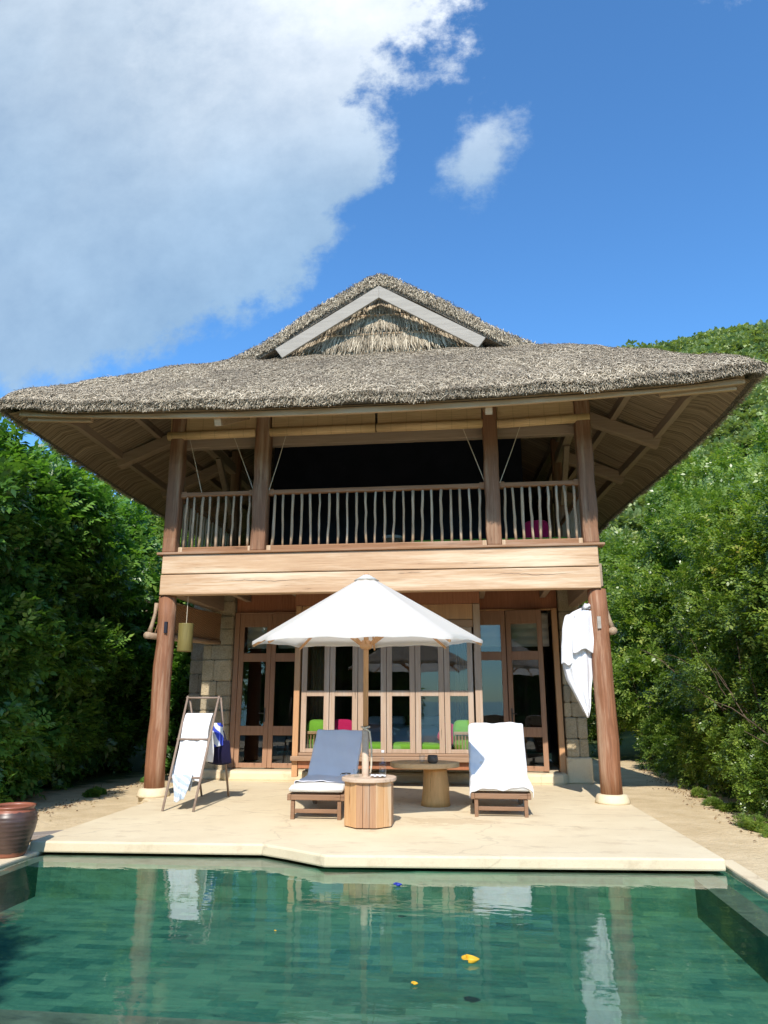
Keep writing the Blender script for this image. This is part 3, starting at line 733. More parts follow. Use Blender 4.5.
# ---- ground floor walls
def stone_mat(name, c1, c2):
    m, nt, b, co = material(name); n1 = nt.noise(co, 4, 6, .7); n2 = nt.noise(co, 45, 5, .7); oi = nt.new('ShaderNodeAttribute', attribute_name='rnd')
    c = nt.ramp(n1, [(.3, c2), (.7, c1)]); c = nt.mix(nt.ramp(n2, [(.35, (.6,.6,.6)), (.55, (0,0,0))]), c, tuple(x*.55 for x in c2))
    c = nt.mix(oi.outputs['Fac'], c, nt.mix(1.0, c, (.70,.74,.80), 'MULTIPLY'))
    nt.link(c, b.inputs['Base Color']); b.inputs['Roughness'].default_value = .95; b.inputs['Specular IOR Level'].default_value = .15
    nt.link(nt.bump(nt.math('ADD', n1, n2), 1., .02), b.inputs['Normal']); return m
MT['stone'] = stone_mat('sandstone', (.68,.55,.36), (.50,.39,.24)); MT['stone_g'] = stone_mat('grey_stone', (.58,.52,.41), (.42,.37,.28))
def pier(x0, x1, y0, y1, z0, z1, mat, seed, name='stone_pier', parent=villa):
    rd = random.Random(seed); bm = bmesh.new(); z = z0; lay = bm.faces.layers.float.new('rnd')
    while z < z1-.02:
        h = min(rd.uniform(.22, .38), z1-z)
        if z1-z-h < .12: h = z1-z
        cuts = [x0, x1] if rd.random() < .45 else [x0, x0+(x1-x0)*rd.uniform(.3, .7), x1]
        for a, c_ in zip(cuts[:-1], cuts[1:]):
            fo = rd.uniform(-.02, .02); g_ = .004
            nb = len(bm.verts); r = bmesh.ops.create_cube(bm, size=1); vs = r['verts']
            for v in vs:
                v.co = Vector(((a+c_)/2+v.co.x*(c_-a-g_), (y0+y1)/2+v.co.y*(y1-y0), z+h/2+v.co.z*(h-g_)))
                if v.co.y < (y0+y1)/2: v.co.y += fo
            rv = rd.random()
            fs = {f for v in vs for f in v.link_faces}
            for f in fs: f[lay] = rv
            es = list({e for v in vs for e in v.link_edges})
            bmesh.ops.bevel(bm, geom=es, offset=.014, segments=2, affect='EDGES')
        z += h
    me = bpy.data.meshes.new(name); bm.to_mesh(me); bm.free(); me.materials.append(MT[mat])
    o = bpy.data.objects.new(name, me); COL.objects.link(o); o.parent = parent; return o
pier(-3.50, -2.95, 2.33, 2.9, .0, 3.28, 'stone', 5)
pier(-4.15, -3.62, 3.4, 6.4, -.2, 3.28, 'stone_g', 8)
pr = pier(2.96, 3.32, 2.30, 2.85, .42, 3.28, 'stone', 12)
vb('plaster_base', 'cement', MB().box(2.94, 3.36, 2.26, 2.9, 0, .42), bevel=.03)
vb('plaster_base', 'cement', MB().box(-3.52, -3.02, 2.28, 2.95, 0, .16), bevel=.03)
vb('ground_side_wall', 'room', MB().box(-3.4, -3.25, 2.95, 7.1, 0, 3.28)); vb('ground_side_wall', 'room', MB().box(3.2, 3.32, 2.95, 7.1, 0, 3.28))
vb('ground_back_wall', 'room', MB().box(-3.25, 3.2, 7.0, 7.1, .17, 3.28))
# header cladding
vb('header_cladding', 'cladding', MB().box(-2.93, -1.56, 2.44, 2.52, 2.93, 3.296)); vb('header_cladding', 'cladding', MB().box(1.50, 2.95, 2.44, 2.52, 2.93, 3.296))
for k in range(14):
    xx = -2.93+k*.2
    if xx < -1.6 or xx > 1.5: pass
# doors
def leaf(x0, x1, y, panes, handle=None, z0=.19, z1=2.90, st=.085, rot=0, hinge=None, mat='door', name='door'):
    L = x1-x0; o = bpy.data.objects.new(name, None)
    mb = MB(); t = .05
    mb.box(0, st, 0, t, 0, z1-z0); mb.box(L-st, L, 0, t, 0, z1-z0)
    zs_ = [0]+[q-z0 for p in panes for q in p]+[z1-z0]
    for i in range(0, len(zs_), 2): mb.box(st+.0005, L-st-.0005, .003, t-.003, zs_[i], zs_[i+1])
    o = mb.build(name, MT[mat], villa, bevel=.005); o.location = (x0, y, z0); o.rotation_euler = (0, 0, rot)
    for a, c_ in panes:
        MB().box(st-.005, L-st+.005, t/2-.003, t/2+.003, a-z0-.005, c_-z0+.005).build('glass_pane', MT['glass'], o)
    if handle is not None:
        hx = handle; MB().box(hx-.012, hx+.012, -.012, 0, .78, 1.02).tube([(hx, -.01, .93), (hx, -.05, .93), (hx+(.09 if hx < .2 else -.09), -.055, .93)], .009, 6).build('handle', MT['metal'], o)
    return o
PD = [(.27,.74), (.90,2.03), (2.18,2.66)]
vb('door_frame', 'door', MB().box(-2.94, -2.85, 2.40, 2.5, .18, 2.93).box(-2.85, -1.56, 2.40, 2.5, 2.905, 2.93))
leaf(-2.845, -2.245, 2.42, PD, .53); leaf(-2.24, -1.58, 2.42, PD)
leaf(1.36, 2.02, 2.42, PD); leaf(2.03, 2.66, 2.40, PD, .05, rot=R(-13))
vb('door_jamb', 'orange', MB().box(2.84, 2.935, 2.36, 2.5, .15, 2.93).box(1.55, 2.839, 2.40, 2.5, 2.905, 2.93))
# linen blinds in the top lights of the doors
for x0, x1 in ((-2.76, -2.33), (-2.16, -1.7), (1.46, 1.95), (2.12, 2.8)):
    MB().grid(lambda u_, v_: (x0+(x1-x0)*u_, 2.62+.012*math.sin(v_*26), 2.28+v_*.6), 2, 26).build('linen_blind', MT['shade'], villa, smooth=True, solid=.006)
# bay window
bay = bpy.data.objects.new('bay_window', None); 
by = 1.40; bx0, bx1 = -1.42, 1.42
bay = MB().box(bx0-.02, bx1+.02, by-.04, by+.06, 2.52, 2.64).box(bx0-.02, bx1+.02, by-.03, by+.05, .475, .52).build('bay_window', MT['bay_x'], villa, bevel=.006)
wl_ = (bx1-bx0)/6
for k in range(6):
    x0 = bx0+k*wl_+.004; x1 = x0+wl_-.008; mb = MB(); t = .05; s_ = .088
    mb.box(x0, x0+s_, by-.02, by+.03, .525, 2.515).box(x1-s_, x1, by-.02, by+.03, .525, 2.515)
    for a, c_ in ((.525,.585), (1.41,1.50), (2.36,2.515)): mb.box(x0+s_, x1-s_, by-.017, by+.027, a, c_)
    sash = mb.build('sash', MT['bay'], bay, bevel=.005)
    MB().box(x0+s_-.003, x1-s_+.003, by+.002, by+.008, .58, 1.415).box(x0+s_-.003, x1-s_+.003, by+.002, by+.008, 1.495, 2.365).build('glass_pane', MT['glass'], bay)
MB().box(-1.54, -1.445, by-.05, by+.05, .15, 2.90).build('corner_post', MT['orange'], bay, bevel=.008)
MB().box(1.445, 1.56, by-.05, by+.05, .42, 2.90).build('corner_post', MT['bay'], bay, bevel=.008)
MB().box(-1.44, 1.44, by-.02, by+.04, 2.645, 2.90).build('head_board', MT['orange'], bay, bevel=.004)
MB().box(-1.56, 1.56, by-.035, by+.04, 2.905, 3.29).build('header_board', MT['cladding'], bay, bevel=.004)
MB().box(-1.55, 1.58, by-.13, by-.052, .40, .475).build('ledge', MT['bay_x'], bay, bevel=.01)
MB().box(-1.44, 1.5, by-.05, by+.06, .28, .395).build('sill_beam', MT['cladding'], bay, bevel=.01)
MB().box(-1.5, 1.5, by+.065, 2.41, .30, .44).build('bay_floor', MT['room'], bay)
MB().box(-1.5, 1.5, 2.2, 2.3, .171, .299).build('under_wall', MT['stone_g'], bay)
for x in (-1.52, 1.47): MB().box(x, x+.05, by+.065, 2.38, .45, 3.29).build('side_panel', MT['cladding'], bay)
for k, (x0, x1) in enumerate(((-1.44, -1.03), (1.12, 1.44))):
    MB().grid(lambda u_, v_: (x0+(x1-x0)*u_, 2.22+.03*math.sin(u_*42), .5+v_*2.4), 60, 2).build('curtain', MT['curtain'], bay, smooth=True, solid=.005)

# ---- woven side screens hanging between post and pier
def woven():
    m, nt, b, co = material('woven_cane')
    a = nt.math('SINE', nt.math('MULTIPLY', nt.new('ShaderNodeSeparateXYZ').outputs[0], 1))
    sp = nt.new('ShaderNodeSeparateXYZ'); nt.link(co, sp.inputs[0])
    s1 = nt.math('SINE', nt.math('MULTIPLY', sp.outputs[2], 190)); s2 = nt.math('SINE', nt.math('MULTIPLY', sp.outputs[1], 60))
    h = nt.math('MULTIPLY', s1, s2); n_ = nt.noise(nt.mapping(co, (1,8,60)), 2, 4)
    c = nt.ramp(n_, [(.3, (.24,.12,.055)), (.7, (.50,.28,.13))]); c = nt.mix(nt.ramp(h, [(.0, (.5,.5,.5)), (.4, (0,0,0))]), c, (.16,.075,.035))
    nt.link(c, b.inputs['Base Color']); nt.link(nt.bump(h, .8, .006), b.inputs['Normal']); b.inputs['Roughness'].default_value = .6; return m
MT['woven'] = woven()
def screen(sx):
    lab = 'woven cane screen with a log hem, hung beside the ' + ('left stone pier' if sx < 0 else 'right log post behind the robe')
    o = thing('woven_screen', lab, 'woven screen', (sx*3.3, 1.0, 2.3), group=None)
    xa, ya, xb, yb_ = sx*3.50-sx*3.3, -1.12, sx*3.16-sx*3.3, 1.2
    if sx > 0: xa = .10; xb = -.05
    xt = sx*3.36-sx*3.3
    MB().grid(lambda u_, v_: (xa*(1-v_)+xt*v_+(xb-xa)*u_*(1-v_*.4), ya+.28+(yb_-ya-.28)*u_, .03+.50*v_-.10*math.sin(math.pi*v_)*0+.05*u_), 14, 10).build('woven_panel', MT['woven'], o, solid=.02)
    MB().tube([(xa-sx*.0, ya, 0), ((xa+xb)/2, (ya+yb_)/2, .03), (xb, yb_, .07)], [.052,.05,.045], 14, jit=.03).build('log_hem', MT['hem'], o, smooth=True)
    MB().tube([(xa, ya+.10, .05), (xa-sx*.03, ya+.1, .16), (xa-sx*.07, ya+.1, .34), (xa-sx*.08, ya+.1, .50)], [.04,.032,.028,.034], 10, jit=.05).build('end_stick', MT['hem'], o, smooth=True)
    MB().tube([(xt, ya+.2, .56), (xt-sx*.1, yb_, .56)], .02, 8).build('top_pole', MT['stick'], o)
    MB().tube([(xt, ya+.5, .56), (xt, ya+.5, .66)], .006, 6).build('hanger', MT['rope'], o)
    MB().tube([(xt-sx*.1, yb_-.25, .56), (xt-sx*.1, yb_-.25, .95)], .006, 6).build('hanger', MT['rope'], o)
    return o
screen(-1); screen(1)
# lantern
o = thing('hanging_lantern', 'olive bamboo cylinder lantern hanging beside the left log post', 'lantern', (-2.93, .0, 2.06))
m_ = wood('olive_bamboo', (.24,.19,.06), (.14,.11,.035), 2, .45, 1.2, .15); MT['olive'] = m_
MB().lathe([(.11,0),(.115,.01),(.112,.2),(.115,.41),(.115,.42),(.10,.42),(.098,.02)], n=24).build('shade', m_, o, smooth=True)
MB().tube([(0,0,.3),(0,0,.89)], .005, 6).build('cord', MT['rope'], o)
MB().lathe([(.03,.1),(.035,.2),(.02,.3)], n=12).build('candle', MT['cream'], o)

# ================================================================== interior furnishings seen through glass
def cushion(mat, label, sx, sy, sz, loc, rot=(0,0,0), group=None, name='cushion'):
    bm = bmesh.new(); bmesh.ops.create_cube(bm, size=1); bmesh.ops.subdivide_edges(bm, edges=bm.edges[:], cuts=6, use_grid_fill=True)
    for v in bm.verts:
        p = v.co*2; q = [max(-1, min(1, t)) for t in p]
        n4 = (abs(q[0])**4+abs(q[1])**4+abs(q[2])**4)**.25 or 1
        v.co = Vector((q[0]/n4*sx/2, q[1]/n4*sy/2, q[2]/n4*sz/2))
    me = bpy.data.meshes.new(name); bm.to_mesh(me); bm.free(); me.materials.append(MT[mat]); me.polygons.foreach_set('use_smooth', [True]*len(me.polygons))
    o = bpy.data.objects.new(name, me); COL.objects.link(o); o.location = loc; o.rotation_euler = rot
    return tag(o, label, 'cushion', group)
db = thing('daybed', 'wooden daybed with spindle arms just inside the bay window', 'daybed', (0,1.9,.44))
MB().box(-1.4,1.4,-.36,.42,.02,.07).build('base', MT['orange'], db, bevel=.01)
for k, x in enumerate((-1.20, 1.24)):
    ar = MB().box(x-.16, x+.16, -.36, -.31, .36, .41).box(x-.16, x+.16, -.36, -.31, .072, .12).build('armrest', MT['orange'], db, bevel=.008)
    for q in range(6): MB().tube([(x-.13+q*.052, -.335, .12), (x-.13+q*.052, -.335, .36)], .010, 7).build('spindle', MT['orange'], ar)
cushion('green', 'long lime green seat cushion on the daybed in the bay window', 1.95, .62, .15, (0, 1.88, .59), name='seat_cushion')
cushion('green', 'lime green bolster behind the left spindle arm of the daybed', .36, .40, .52, (-1.22, 1.83, .77), name='bolster')
cushion('green', 'lime green bolster behind the right spindle arm of the daybed', .36, .40, .52, (1.24, 1.83, .77), name='bolster')
cushion('pink', 'hot pink square cushion seen above the blue-grey lounger', .36, .14, .42, (-.78, 1.80, .83), (R(-10),0,R(4)))
cushion('pink', 'hot pink cushion leaning beside the right green bolster', .30, .14, .36, (.98, 1.82, .80), (R(-10),R(35),R(20)))
bed = thing('bed', 'large bed with a grey-blue cover inside the ground floor room', 'bed', (.1, 4.2, .17))
MB().box(-1.0, 1.0, -1.0, 1.1, .05, .35).build('bed_frame', MT['room'], bed, bevel=.02)
MB().grid(lambda u_, v_: ((u_-.5)*2.1, -1.04+v_*2.1, .66-.0*u_-(.5*max(0, 1-v_*14))-(.45*max(0, 1-min(u_, 1-u_)*16))+.012*math.sin(u_*50)), 60, 40).build('bed_cover', MT['bedblue'], bed, smooth=True, solid=.02)
MB().box(-.85,-.1,.55,.95,.68,.85).box(.1,.85,.55,.95,.68,.85).build('pillow', MT['white'], bed, bevel=.06)
ch = thing('metal_chair', 'dark metal chair just behind the left glass doors', 'chair', (-1.78, 3.0, .17))
mb = MB()
for x in (-.2,.2):
    for y in (-.2,.2): mb.tube([(x,y,0),(x*.9,y*.9,.44)], .012, 6)
mb.build('legs', MT['metal'], ch); MB().box(-.22,.22,-.22,.22,.44,.48).build('seat', MT['shade'], ch, bevel=.01)
MB().tube([(-.2,.2,.46),(-.2,.24,.92),(0,.26,.98),(.2,.24,.92),(.2,.2,.46)], .013, 6).build('backrest', MT['metal'], ch)
lp = thing('wall_lamp', 'pale square lamp shade inside the open right door', 'lamp', (3.1, 3.4, 1.9))
MB().box(-.12,.06,-.1,.1,0,.42).build('lamp_shade', MT['cream'], lp, bevel=.01); MB().box(.06,.1,-.03,.03,.1,.3).build('wall_bracket', MT['metal'], lp)
# upstairs daybed
ud = thing('balcony_daybed', 'low daybed with a green mattress behind the right balcony railing', 'daybed', (2.0, 1.1, 3.5))
MB().box(-1.6,1.05,-.35,.45,.1,.25).build('frame', MT['rail'], ud, bevel=.01)
MB().box(-1.55,1.0,-.32,.42,.255,.38).build('mattress', MT['green'], ud, bevel=.04)
for x in (-1.5,.98):
    for y in (-.3,.4): MB().box(x-.03,x+.03,y-.03,y+.03,0,.099).build('leg', MT['rail'], ud)
cushion('pink', 'red cushion on the balcony daybed by the right corner post', .42,.16,.42, (2.55, 1.35, 4.09), (R(-14),0,R(-12)))
bt = thing('balcony_stool', 'tan rattan stool in the dark behind the middle balcony railing', 'stool', (.1, 1.5, 3.5))
MB().lathe([(.15,0),(.17,.02),(.14,.25),(.17,.5),(.16,.55)], n=20).build('woven_body', MT['woven'], bt, smooth=True); MB().lathe([(.18,0),(.18,.05)], (0,0,.551), 20).build('seat', MT['shade'], bt, bevel=.01)

# ================================================================== UMBRELLA
UX, UY = .145, -2.15
um = thing('parasol', 'white canvas parasol on a wooden pole rising from the plank drum table', 'parasol', (UX, UY, 0))
m, nt, b, co = material('white_canvas'); out = m.node_tree.nodes['Material Output']
b.inputs['Base Color'].default_value = (.88,.87,.84,1); b.inputs['Roughness'].default_value = .9; b.inputs['Specular IOR Level'].default_value = .1
nt.link(nt.bump(nt.noise(co, 3.5, 4), .5, .02), b.inputs['Normal'])
tl = nt.new('ShaderNodeBsdfTranslucent'); tl.inputs[0].default_value = (.88,.86,.80,1)
mx = nt.new('ShaderNodeMixShader'); mx.inputs[0].default_value = .52; nt.link(b.outputs[0], mx.inputs[1]); nt.link(tl.outputs[0], mx.inputs[2]); nt.link(mx.outputs[0], out.inputs[0])
MT['canvas'] = m
NR = 8; RR = 1.37; zr, za = 2.03, 2.82; a0 = R(3)
def canopy():
    V = []; F = []; nr = 14; ns = 10
    for i in range(nr+1):
        t = .045+.955*i/nr
        for k in range(NR*ns):
            a = a0+2*math.pi*k/(NR*ns); seg = (k % ns)/ns
            c_ = math.cos(math.pi/NR)/math.cos((seg-.5)*2*math.pi/NR)     # straight chord between ribs
            sag = math.sin(math.pi*seg)
            r = RR*t*(c_ if True else 1)*(1-.025*sag*t)
            z = za-(za-zr)*t - .02*sag*t*(1-t)*2 + .02*sag*t**6
            V.append((r*math.cos(a), r*math.sin(a), z))
    K = NR*ns
    # narrow valance hem
    for k in range(K):
        x, y, z = V[nr*K+k]; V.append((x*1.003, y*1.003, z-.035-.006*math.sin(k*1.3)))
    for i in range(nr+1):
        for k in range(K): a = i*K+k; b_ = i*K+(k+1) % K; F.append((a, b_, b_+K, a+K))
    F.append(tuple(range(K-1, -1, -1)))
    return MB().add(V, F)
cn = canopy().build('canopy', MT['canvas'], um, smooth=True)
cn.rotation_euler = (R(1.8),0,0); cn.location = (0, .085, 0)
MB().lathe([(.15,-.075),(.10,-.045),(.06,-.02),(.035,-.005),(.0,.0)], (0,0,za), 24, close=True).build('top_cap', MT['canvas'], um, smooth=True)
MB().tube([(0,0,.02),(0,0,1.02)], .040, 14).build('lower_pole', MT['teak_top'], um, smooth=True)
MB().tube([(0,0,1.02),(0,0,za+.01)], .030, 14).build('pole', MT['orange'], um, smooth=True)
MB().lathe([(.05,0),(.075,.02),(.075,.06),(.05,.1)], (0,0,1.93), 16).build('hub', MT['orange'], um)
def tilt(o): o.rotation_euler = (R(1.8),0,0); o.location = (0, .085, 0)
for k in range(NR):
    a = a0+2*math.pi*k/NR; c_, s_ = math.cos(a), math.sin(a)
    tilt(MB().beam((c_*.04, s_*.04, za-.09), (c_*(RR-.01), s_*(RR-.01), zr-.055), .022, .028).build('rib', MT['orange'], um, bevel=.004))
    tilt(MB().beam((c_*.05, s_*.05, 1.97), (c_*.62, s_*.62, za-(za-zr)*.44-.085), .02, .026).build('strut', MT['orange'], um, bevel=.004))
MB().tube([(.0,-.045,1.04),(.045,0,1.05),(0,.045,1.06),(-.045,0,1.05),(0,-.046,1.03),(.05,-.02,1.0),(.075,-.03,.8),(.07,-.02,.62),(.06,-.03,.55)], .011, 7).build('rope', MT['rope'], um, smooth=True)

# plank drum table
DX, DY = .19, -2.15
dt = thing('drum_table', 'eight-sided plank side table under the parasol, in front of the loungers', 'side table', (DX, DY, 0))
NS = 8; r_ = .285; a1 = math.pi/8
for k in range(NS):
    A = a1+2*math.pi*k/NS; B = A+2*math.pi/NS
    pa = Vector((r_*math.cos(A), r_*math.sin(A), 0)); pb = Vector((r_*math.cos(B), r_*math.sin(B), 0)); d = (pb-pa)
    sdp = bpy.data.objects.new('side_panel', None)
    mb = MB(); nin = Vector((-(pa+pb).x, -(pa+pb).y, 0)).normalized()
    for q in range(3 if k % 2 else 2):
        nq = 3 if k % 2 else 2; s0 = pa+d*((q+.02)/nq); s1 = pa+d*((q+.98)/nq)
        P = [s0, s1, s1+nin*.03, s0+nin*.03]
        mb.add([(p.x,p.y,.012) for p in P]+[(p.x,p.y,.47) for p in P], [(3,2,1,0),(4,5,6,7),(0,1,5,4),(1,2,6,5),(2,3,7,6),(3,0,4,7)])
    o = mb.build('side_panel', MT['teak_z'] if k % 2 else MT['teak_w'], dt, bevel=.004)
tp = MB(); n = 40
ps = []
for k in range(n):
    a = 2*math.pi*k/n; rr_ = .31*(1+.012*math.cos(8*(a-math.pi/8)))
    ps.append((rr_*math.cos(a), rr_*math.sin(a)))
prism(ps, .472, .515).build('table_top', MT['teak_top'], dt, bevel=.01)
MB().lathe([(.235,0),(.235,.46)], n=8).build('inner_core', MT['room'], dt)
# things on the drum
bo = thing('glass_bottle', 'clear glass water bottle standing on the drum table', 'bottle', (DX+.16, DY-.05, .515))
MB().lathe([(.036,0),(.038,.01),(.038,.13),(.03,.17),(.014,.21),(.013,.25),(.016,.252),(.016,.262)], n=20, close=True).build('glass_body', MT['glassware'], bo, smooth=True)
MB().lathe([(.033,.004),(.034,.10)], n=20).build('water', MT['glassware'], bo, smooth=True)
MB().lathe([(.016,.262),(.018,.285)], n=12).build('cap', MT['white'], bo)
gt = MB().lathe([(.028,0),(.034,.085),(.031,.085),(.026,.008)], n=20, close=True).build('drinking_glass', MT['glassware'], smooth=True); gt.location = (DX-.13, DY-.10, .516)
tag(gt, 'small clear drinking glass on the left side of the drum table', 'glass')
sg = thing('sunglasses', 'dark folded sunglasses at the left edge of the drum table', 'sunglasses', (DX-.26, DY-.02, .517), R(20))
MB().lathe([(.022,.0),(.024,.006)], (-.028,0,.02), 14).lathe([(.022,.0),(.024,.006)], (.028,0,.02), 14).build('lens', MT['metal'], sg)
MB().tube([(-.05,0,.03),(0,0,.034),(.05,0,.03)], .004, 6).tube([(-.05,0,.03),(-.05,.08,.01)], .004, 6).tube([(.05,0,.03),(.05,.08,.01)], .004, 6).build('frame', MT['metal'], sg)
nk = MB().grid(lambda u_, v_: (u_*.16-.02+.01*math.sin(v_*5), v_*.12, .012+.014*math.sin(u_*9+v_*4)**2), 14, 12).build('napkin', MT['white'], smooth=True, solid=.004)
nk.location = (DX+.05, DY-.16, .516); tag(nk, 'crumpled white napkin beside the bottle on the drum table', 'napkin')

# ================================================================== LOUNGERS
def lounger(name_label, x0, x1, yf, Ls, Lb, ang, seatz=.30):
    w_ = x1-x0; o = thing('sun_lounger', name_label, 'sun lounger', (x0, yf, 0)); t = MT['teak_l']
    MB().box(0,.045,0,Ls+.55,seatz-.09,seatz-.02).box(w_-.045,w_,0,Ls+.55,seatz-.09,seatz-.02).box(.046,w_-.046,0,.035,seatz-.085,seatz-.025).build('side_rails', t, o, bevel=.006)
    for k in range(8): pass
    mb = MB()
    for k in range(int(Ls/.1)): mb.box(.046, w_-.046, .06+k*.1, .12+k*.1, seatz-.035, seatz-.012)
    mb.build('seat_slats', t, o, bevel=.003)
    for lx in (.04, w_-.085):
        for ly in (.02, Ls+.35): MB().box(lx, lx+.045, ly, ly+.05, 0, seatz-.091).build('leg', t, o, bevel=.005)
    for ly in (.03, Ls+.36): MB().box(.086, w_-.086, ly, ly+.03, .07, .115).build('stretcher', t, o, bevel=.005)
    wh = MB()
    for lx in (.02, w_-.05): wh.tube([(lx, Ls+.45, .07),(lx+.03, Ls+.45, .07)], .07, 16)
    wh.build('wheel', t, o)
    ca, sa = math.cos(ang), math.sin(ang); by_ = Ls; bz = seatz-.02
    mb = MB(); mb.beam((.06, by_, bz), (.06, by_+Lb*ca, bz+Lb*sa), .04, .035).beam((w_-.06, by_, bz), (w_-.06, by_+Lb*ca, bz+Lb*sa), .04, .035)
    for k in range(int(Lb/.1)):
        q = .05+k*.1; mb.beam((.08, by_+q*ca, bz+q*sa), (w_-.08, by_+q*ca, bz+q*sa), .06, .02, (0,-sa,ca))
    mb.build('backrest', t, o, bevel=.003)
    MB().beam((w_/2, by_+.3*ca, bz+.3*sa-.02), (w_/2, by_+.45, .12), .03, .03, (1,0,0)).build('prop', t, o)
    # cushion following seat and back
    th = .075; pr_ = [(0.0, seatz+.0), (Ls*.5, seatz-.0), (Ls-.06, seatz+.005), (Ls+.10*ca, seatz+.05*sa+.01), (Ls+Lb*ca, seatz+Lb*sa)]
    pc = catmull(pr_, 8); npt = len(pc); V = []; F = []
    for i, p in enumerate(pc):
        d = pc[min(i+1, npt-1)]-pc[max(i-1, 0)]; d = d/np.linalg.norm(d); nn_ = np.array([-d[1], d[0]])
        e = 1 if 0 < i < npt-1 else .55
        ring = [(.03, 0.005), (.015, th*.5), (.04, th*e), (w_*.5, th*e*1.12), (w_-.04, th*e), (w_-.015, th*.5), (w_-.03, .005)]
        for xx, hh_ in ring: q = p+nn_*hh_; V.append((xx, q[0], q[1]))
    K = 7
    for i in range(npt-1):
        for k in range(K): a = i*K+k; b_ = i*K+(k+1) % K; F.append((a, a+K, b_+K, b_))
    F += [tuple(range(K)), tuple(range((npt-1)*K+K-1, (npt-1)*K-1, -1))]
    MB().add(V, F).build('cushion', MT['cream'], o, smooth=True)
    return o, pc, th
def drape(pc, th, x0, x1, s0, s1, mat, name, label, loc, side=.1, endfall=0, backfall=0, amp=.006, seed=0, slant=0):
    """towel lying over the cushion profile between fractions s0..s1, falling over the sides"""
    rd = np.random.default_rng(seed); npt = len(pc); ph = rd.uniform(0, 6, 6)
    seg = [0]; 
    for i in range(1, npt): seg.append(seg[-1]+np.linalg.norm(pc[i]-pc[i-1]))
    seg = np.array(seg); T = seg[-1]
    def prof(s):
        q = s*T; y = np.interp(q, seg, [p[0] for p in pc]); z = np.interp(q, seg, [p[1] for p in pc])
        e = .02; y2 = np.interp(min(q+e, T), seg, [p[0] for p in pc])-np.interp(max(q-e, 0), seg, [p[0] for p in pc]); z2 = np.interp(min(q+e, T), seg, [p[1] for p in pc])-np.interp(max(q-e, 0), seg, [p[1] for p in pc])
        L = math.hypot(y2, z2); d = (y2/L, z2/L)
        if q > T: y += 0
        return y, z, -d[1], d[0]
    nu, nv = 26, 64
    w_ = x1-x0; tot = w_+2*side
    def fn(u_, v_):
        a = u_*tot-side+slant*(v_-.5); s = s0+(s1-s0)*v_; over = 0; fall = 0
        if s < 0: fall = -s*T; s = 0
        if s > 1: over = (s-1)*T; s = 1
        y, z, ny, nz = prof(s); wv = amp*(math.sin(a*16+ph[0]+s*7)+.7*math.sin(s*38+ph[1]+a*5)+.5*math.sin(a*37+s*21+ph[2]))
        h = th*1.12+.010+wv
        x = a; side_ = 0
        if a < 0: side_ = -a; x = -.004-.25*side_*.2-.01*math.sin(s*40+ph[3])*side_*4
        if a > w_: side_ = a-w_; x = w_+.004+.01*math.sin(s*44+ph[4])*side_*4
        yy_ = y+ny*(h-side_); zz_ = z+nz*(h-side_)
        if fall: yy_ -= .012+.03*math.sin(a*20+ph[1])*fall; zz_ -= fall
        if over: yy_ += .015+.06; zz_ -= over-.0
        return (x0+x, yy_, zz_)
    o = MB().grid(fn, nu, nv).build(name, MT[mat], smooth=True, solid=.008, sub=1); o.location = loc
    return tag(o, label, 'towel')
lo, pc, th = lounger('teak sun lounger with a cream cushion, left of the drum table', -.82, -.14, -1.86, .98, .92, R(39))
drape(pc, th, .02, .66, .15, 1.08, 'bluegrey', 'towel', 'blue-grey towel spread over the backrest of the left lounger', (-.82,-1.86,0), side=.05, seed=2, slant=.03)
lo2, pc2, th2 = lounger('teak sun lounger fully covered by a white towel, right of the log table', 1.325, 2.04, -1.42, .78, .86, R(56), .29)
drape(pc2, th2, -.01, .725, -.045, 1.12, 'white', 'towel', 'thick white towel covering the whole right-hand lounger', (1.335,-1.42,0), side=.10, amp=.016, seed=5)

# ================================================================== LOG TABLE
tb = thing('log_table', 'low round table with a flared log base, in front of the bay window', 'coffee table', (.86, -.50, 0))
MB().tube([(0,0,0),(0,0,.06),(.01,0,.25),(0,0,.42),(0,0,.475)], [.195,.19,.175,.160,.16], 20, jit=.025).build('log_base', MT['log_table'], tb, smooth=True)
ps = [(.44*(1+.05*math.sin(3*a+1)+.025*math.sin(7*a))*math.cos(a)*1.04-.16, .36*(1+.04*math.sin(2*a))*math.sin(a)) for a in [2*math.pi*k/44 for k in range(44)]]
prism(ps, .478, .545).build('table_top', MT['log_top'], tb, bevel=.012)
cg = MB().lathe([(.033,0),(.037,.11),(.034,.11),(.03,.01)], n=20, close=True).build('water_glass', MT['glassware'], smooth=True); cg.location = (.70,-.72,.546)
tag(cg, 'clear tumbler on the log table left of the dark pot', 'glass')
MT['clay'] = plain('dark_clay', (.10,.08,.065), .6, .2, .3, 14)
cp = MB().lathe([(.05,0),(.066,.02),(.07,.06),(.062,.10),(.055,.10),(.06,.06),(.05,.02)], n=24, close=True).build('clay_pot', MT['clay'], smooth=True); cp.location = (.84,-.70,.546)
tag(cp, 'small dark clay pot on the log table', 'pot')

fn_ = thing('bamboo_fence', 'dark bamboo fence in the shade between the left hedge and the villa', 'fence', (-4.9, 6.6, -.3))
mb = MB(); rdf = random.Random(4)
for k in range(34): xk = -.95+k*.055; mb.tube([(xk,0,0),(xk+rdf.uniform(-.01,.01),0,2.5+rdf.uniform(-.1,.1))], .024, 6)
mb.build('canes', plain('dark_bamboo', (.035,.028,.02), .8, .4, 0, 6), fn_)
for z in (.5, 2.0): MB().tube([(-1,-.04,z),(1,-.04,z)], .03, 8).build('cross_rail', MT['room'], fn_)

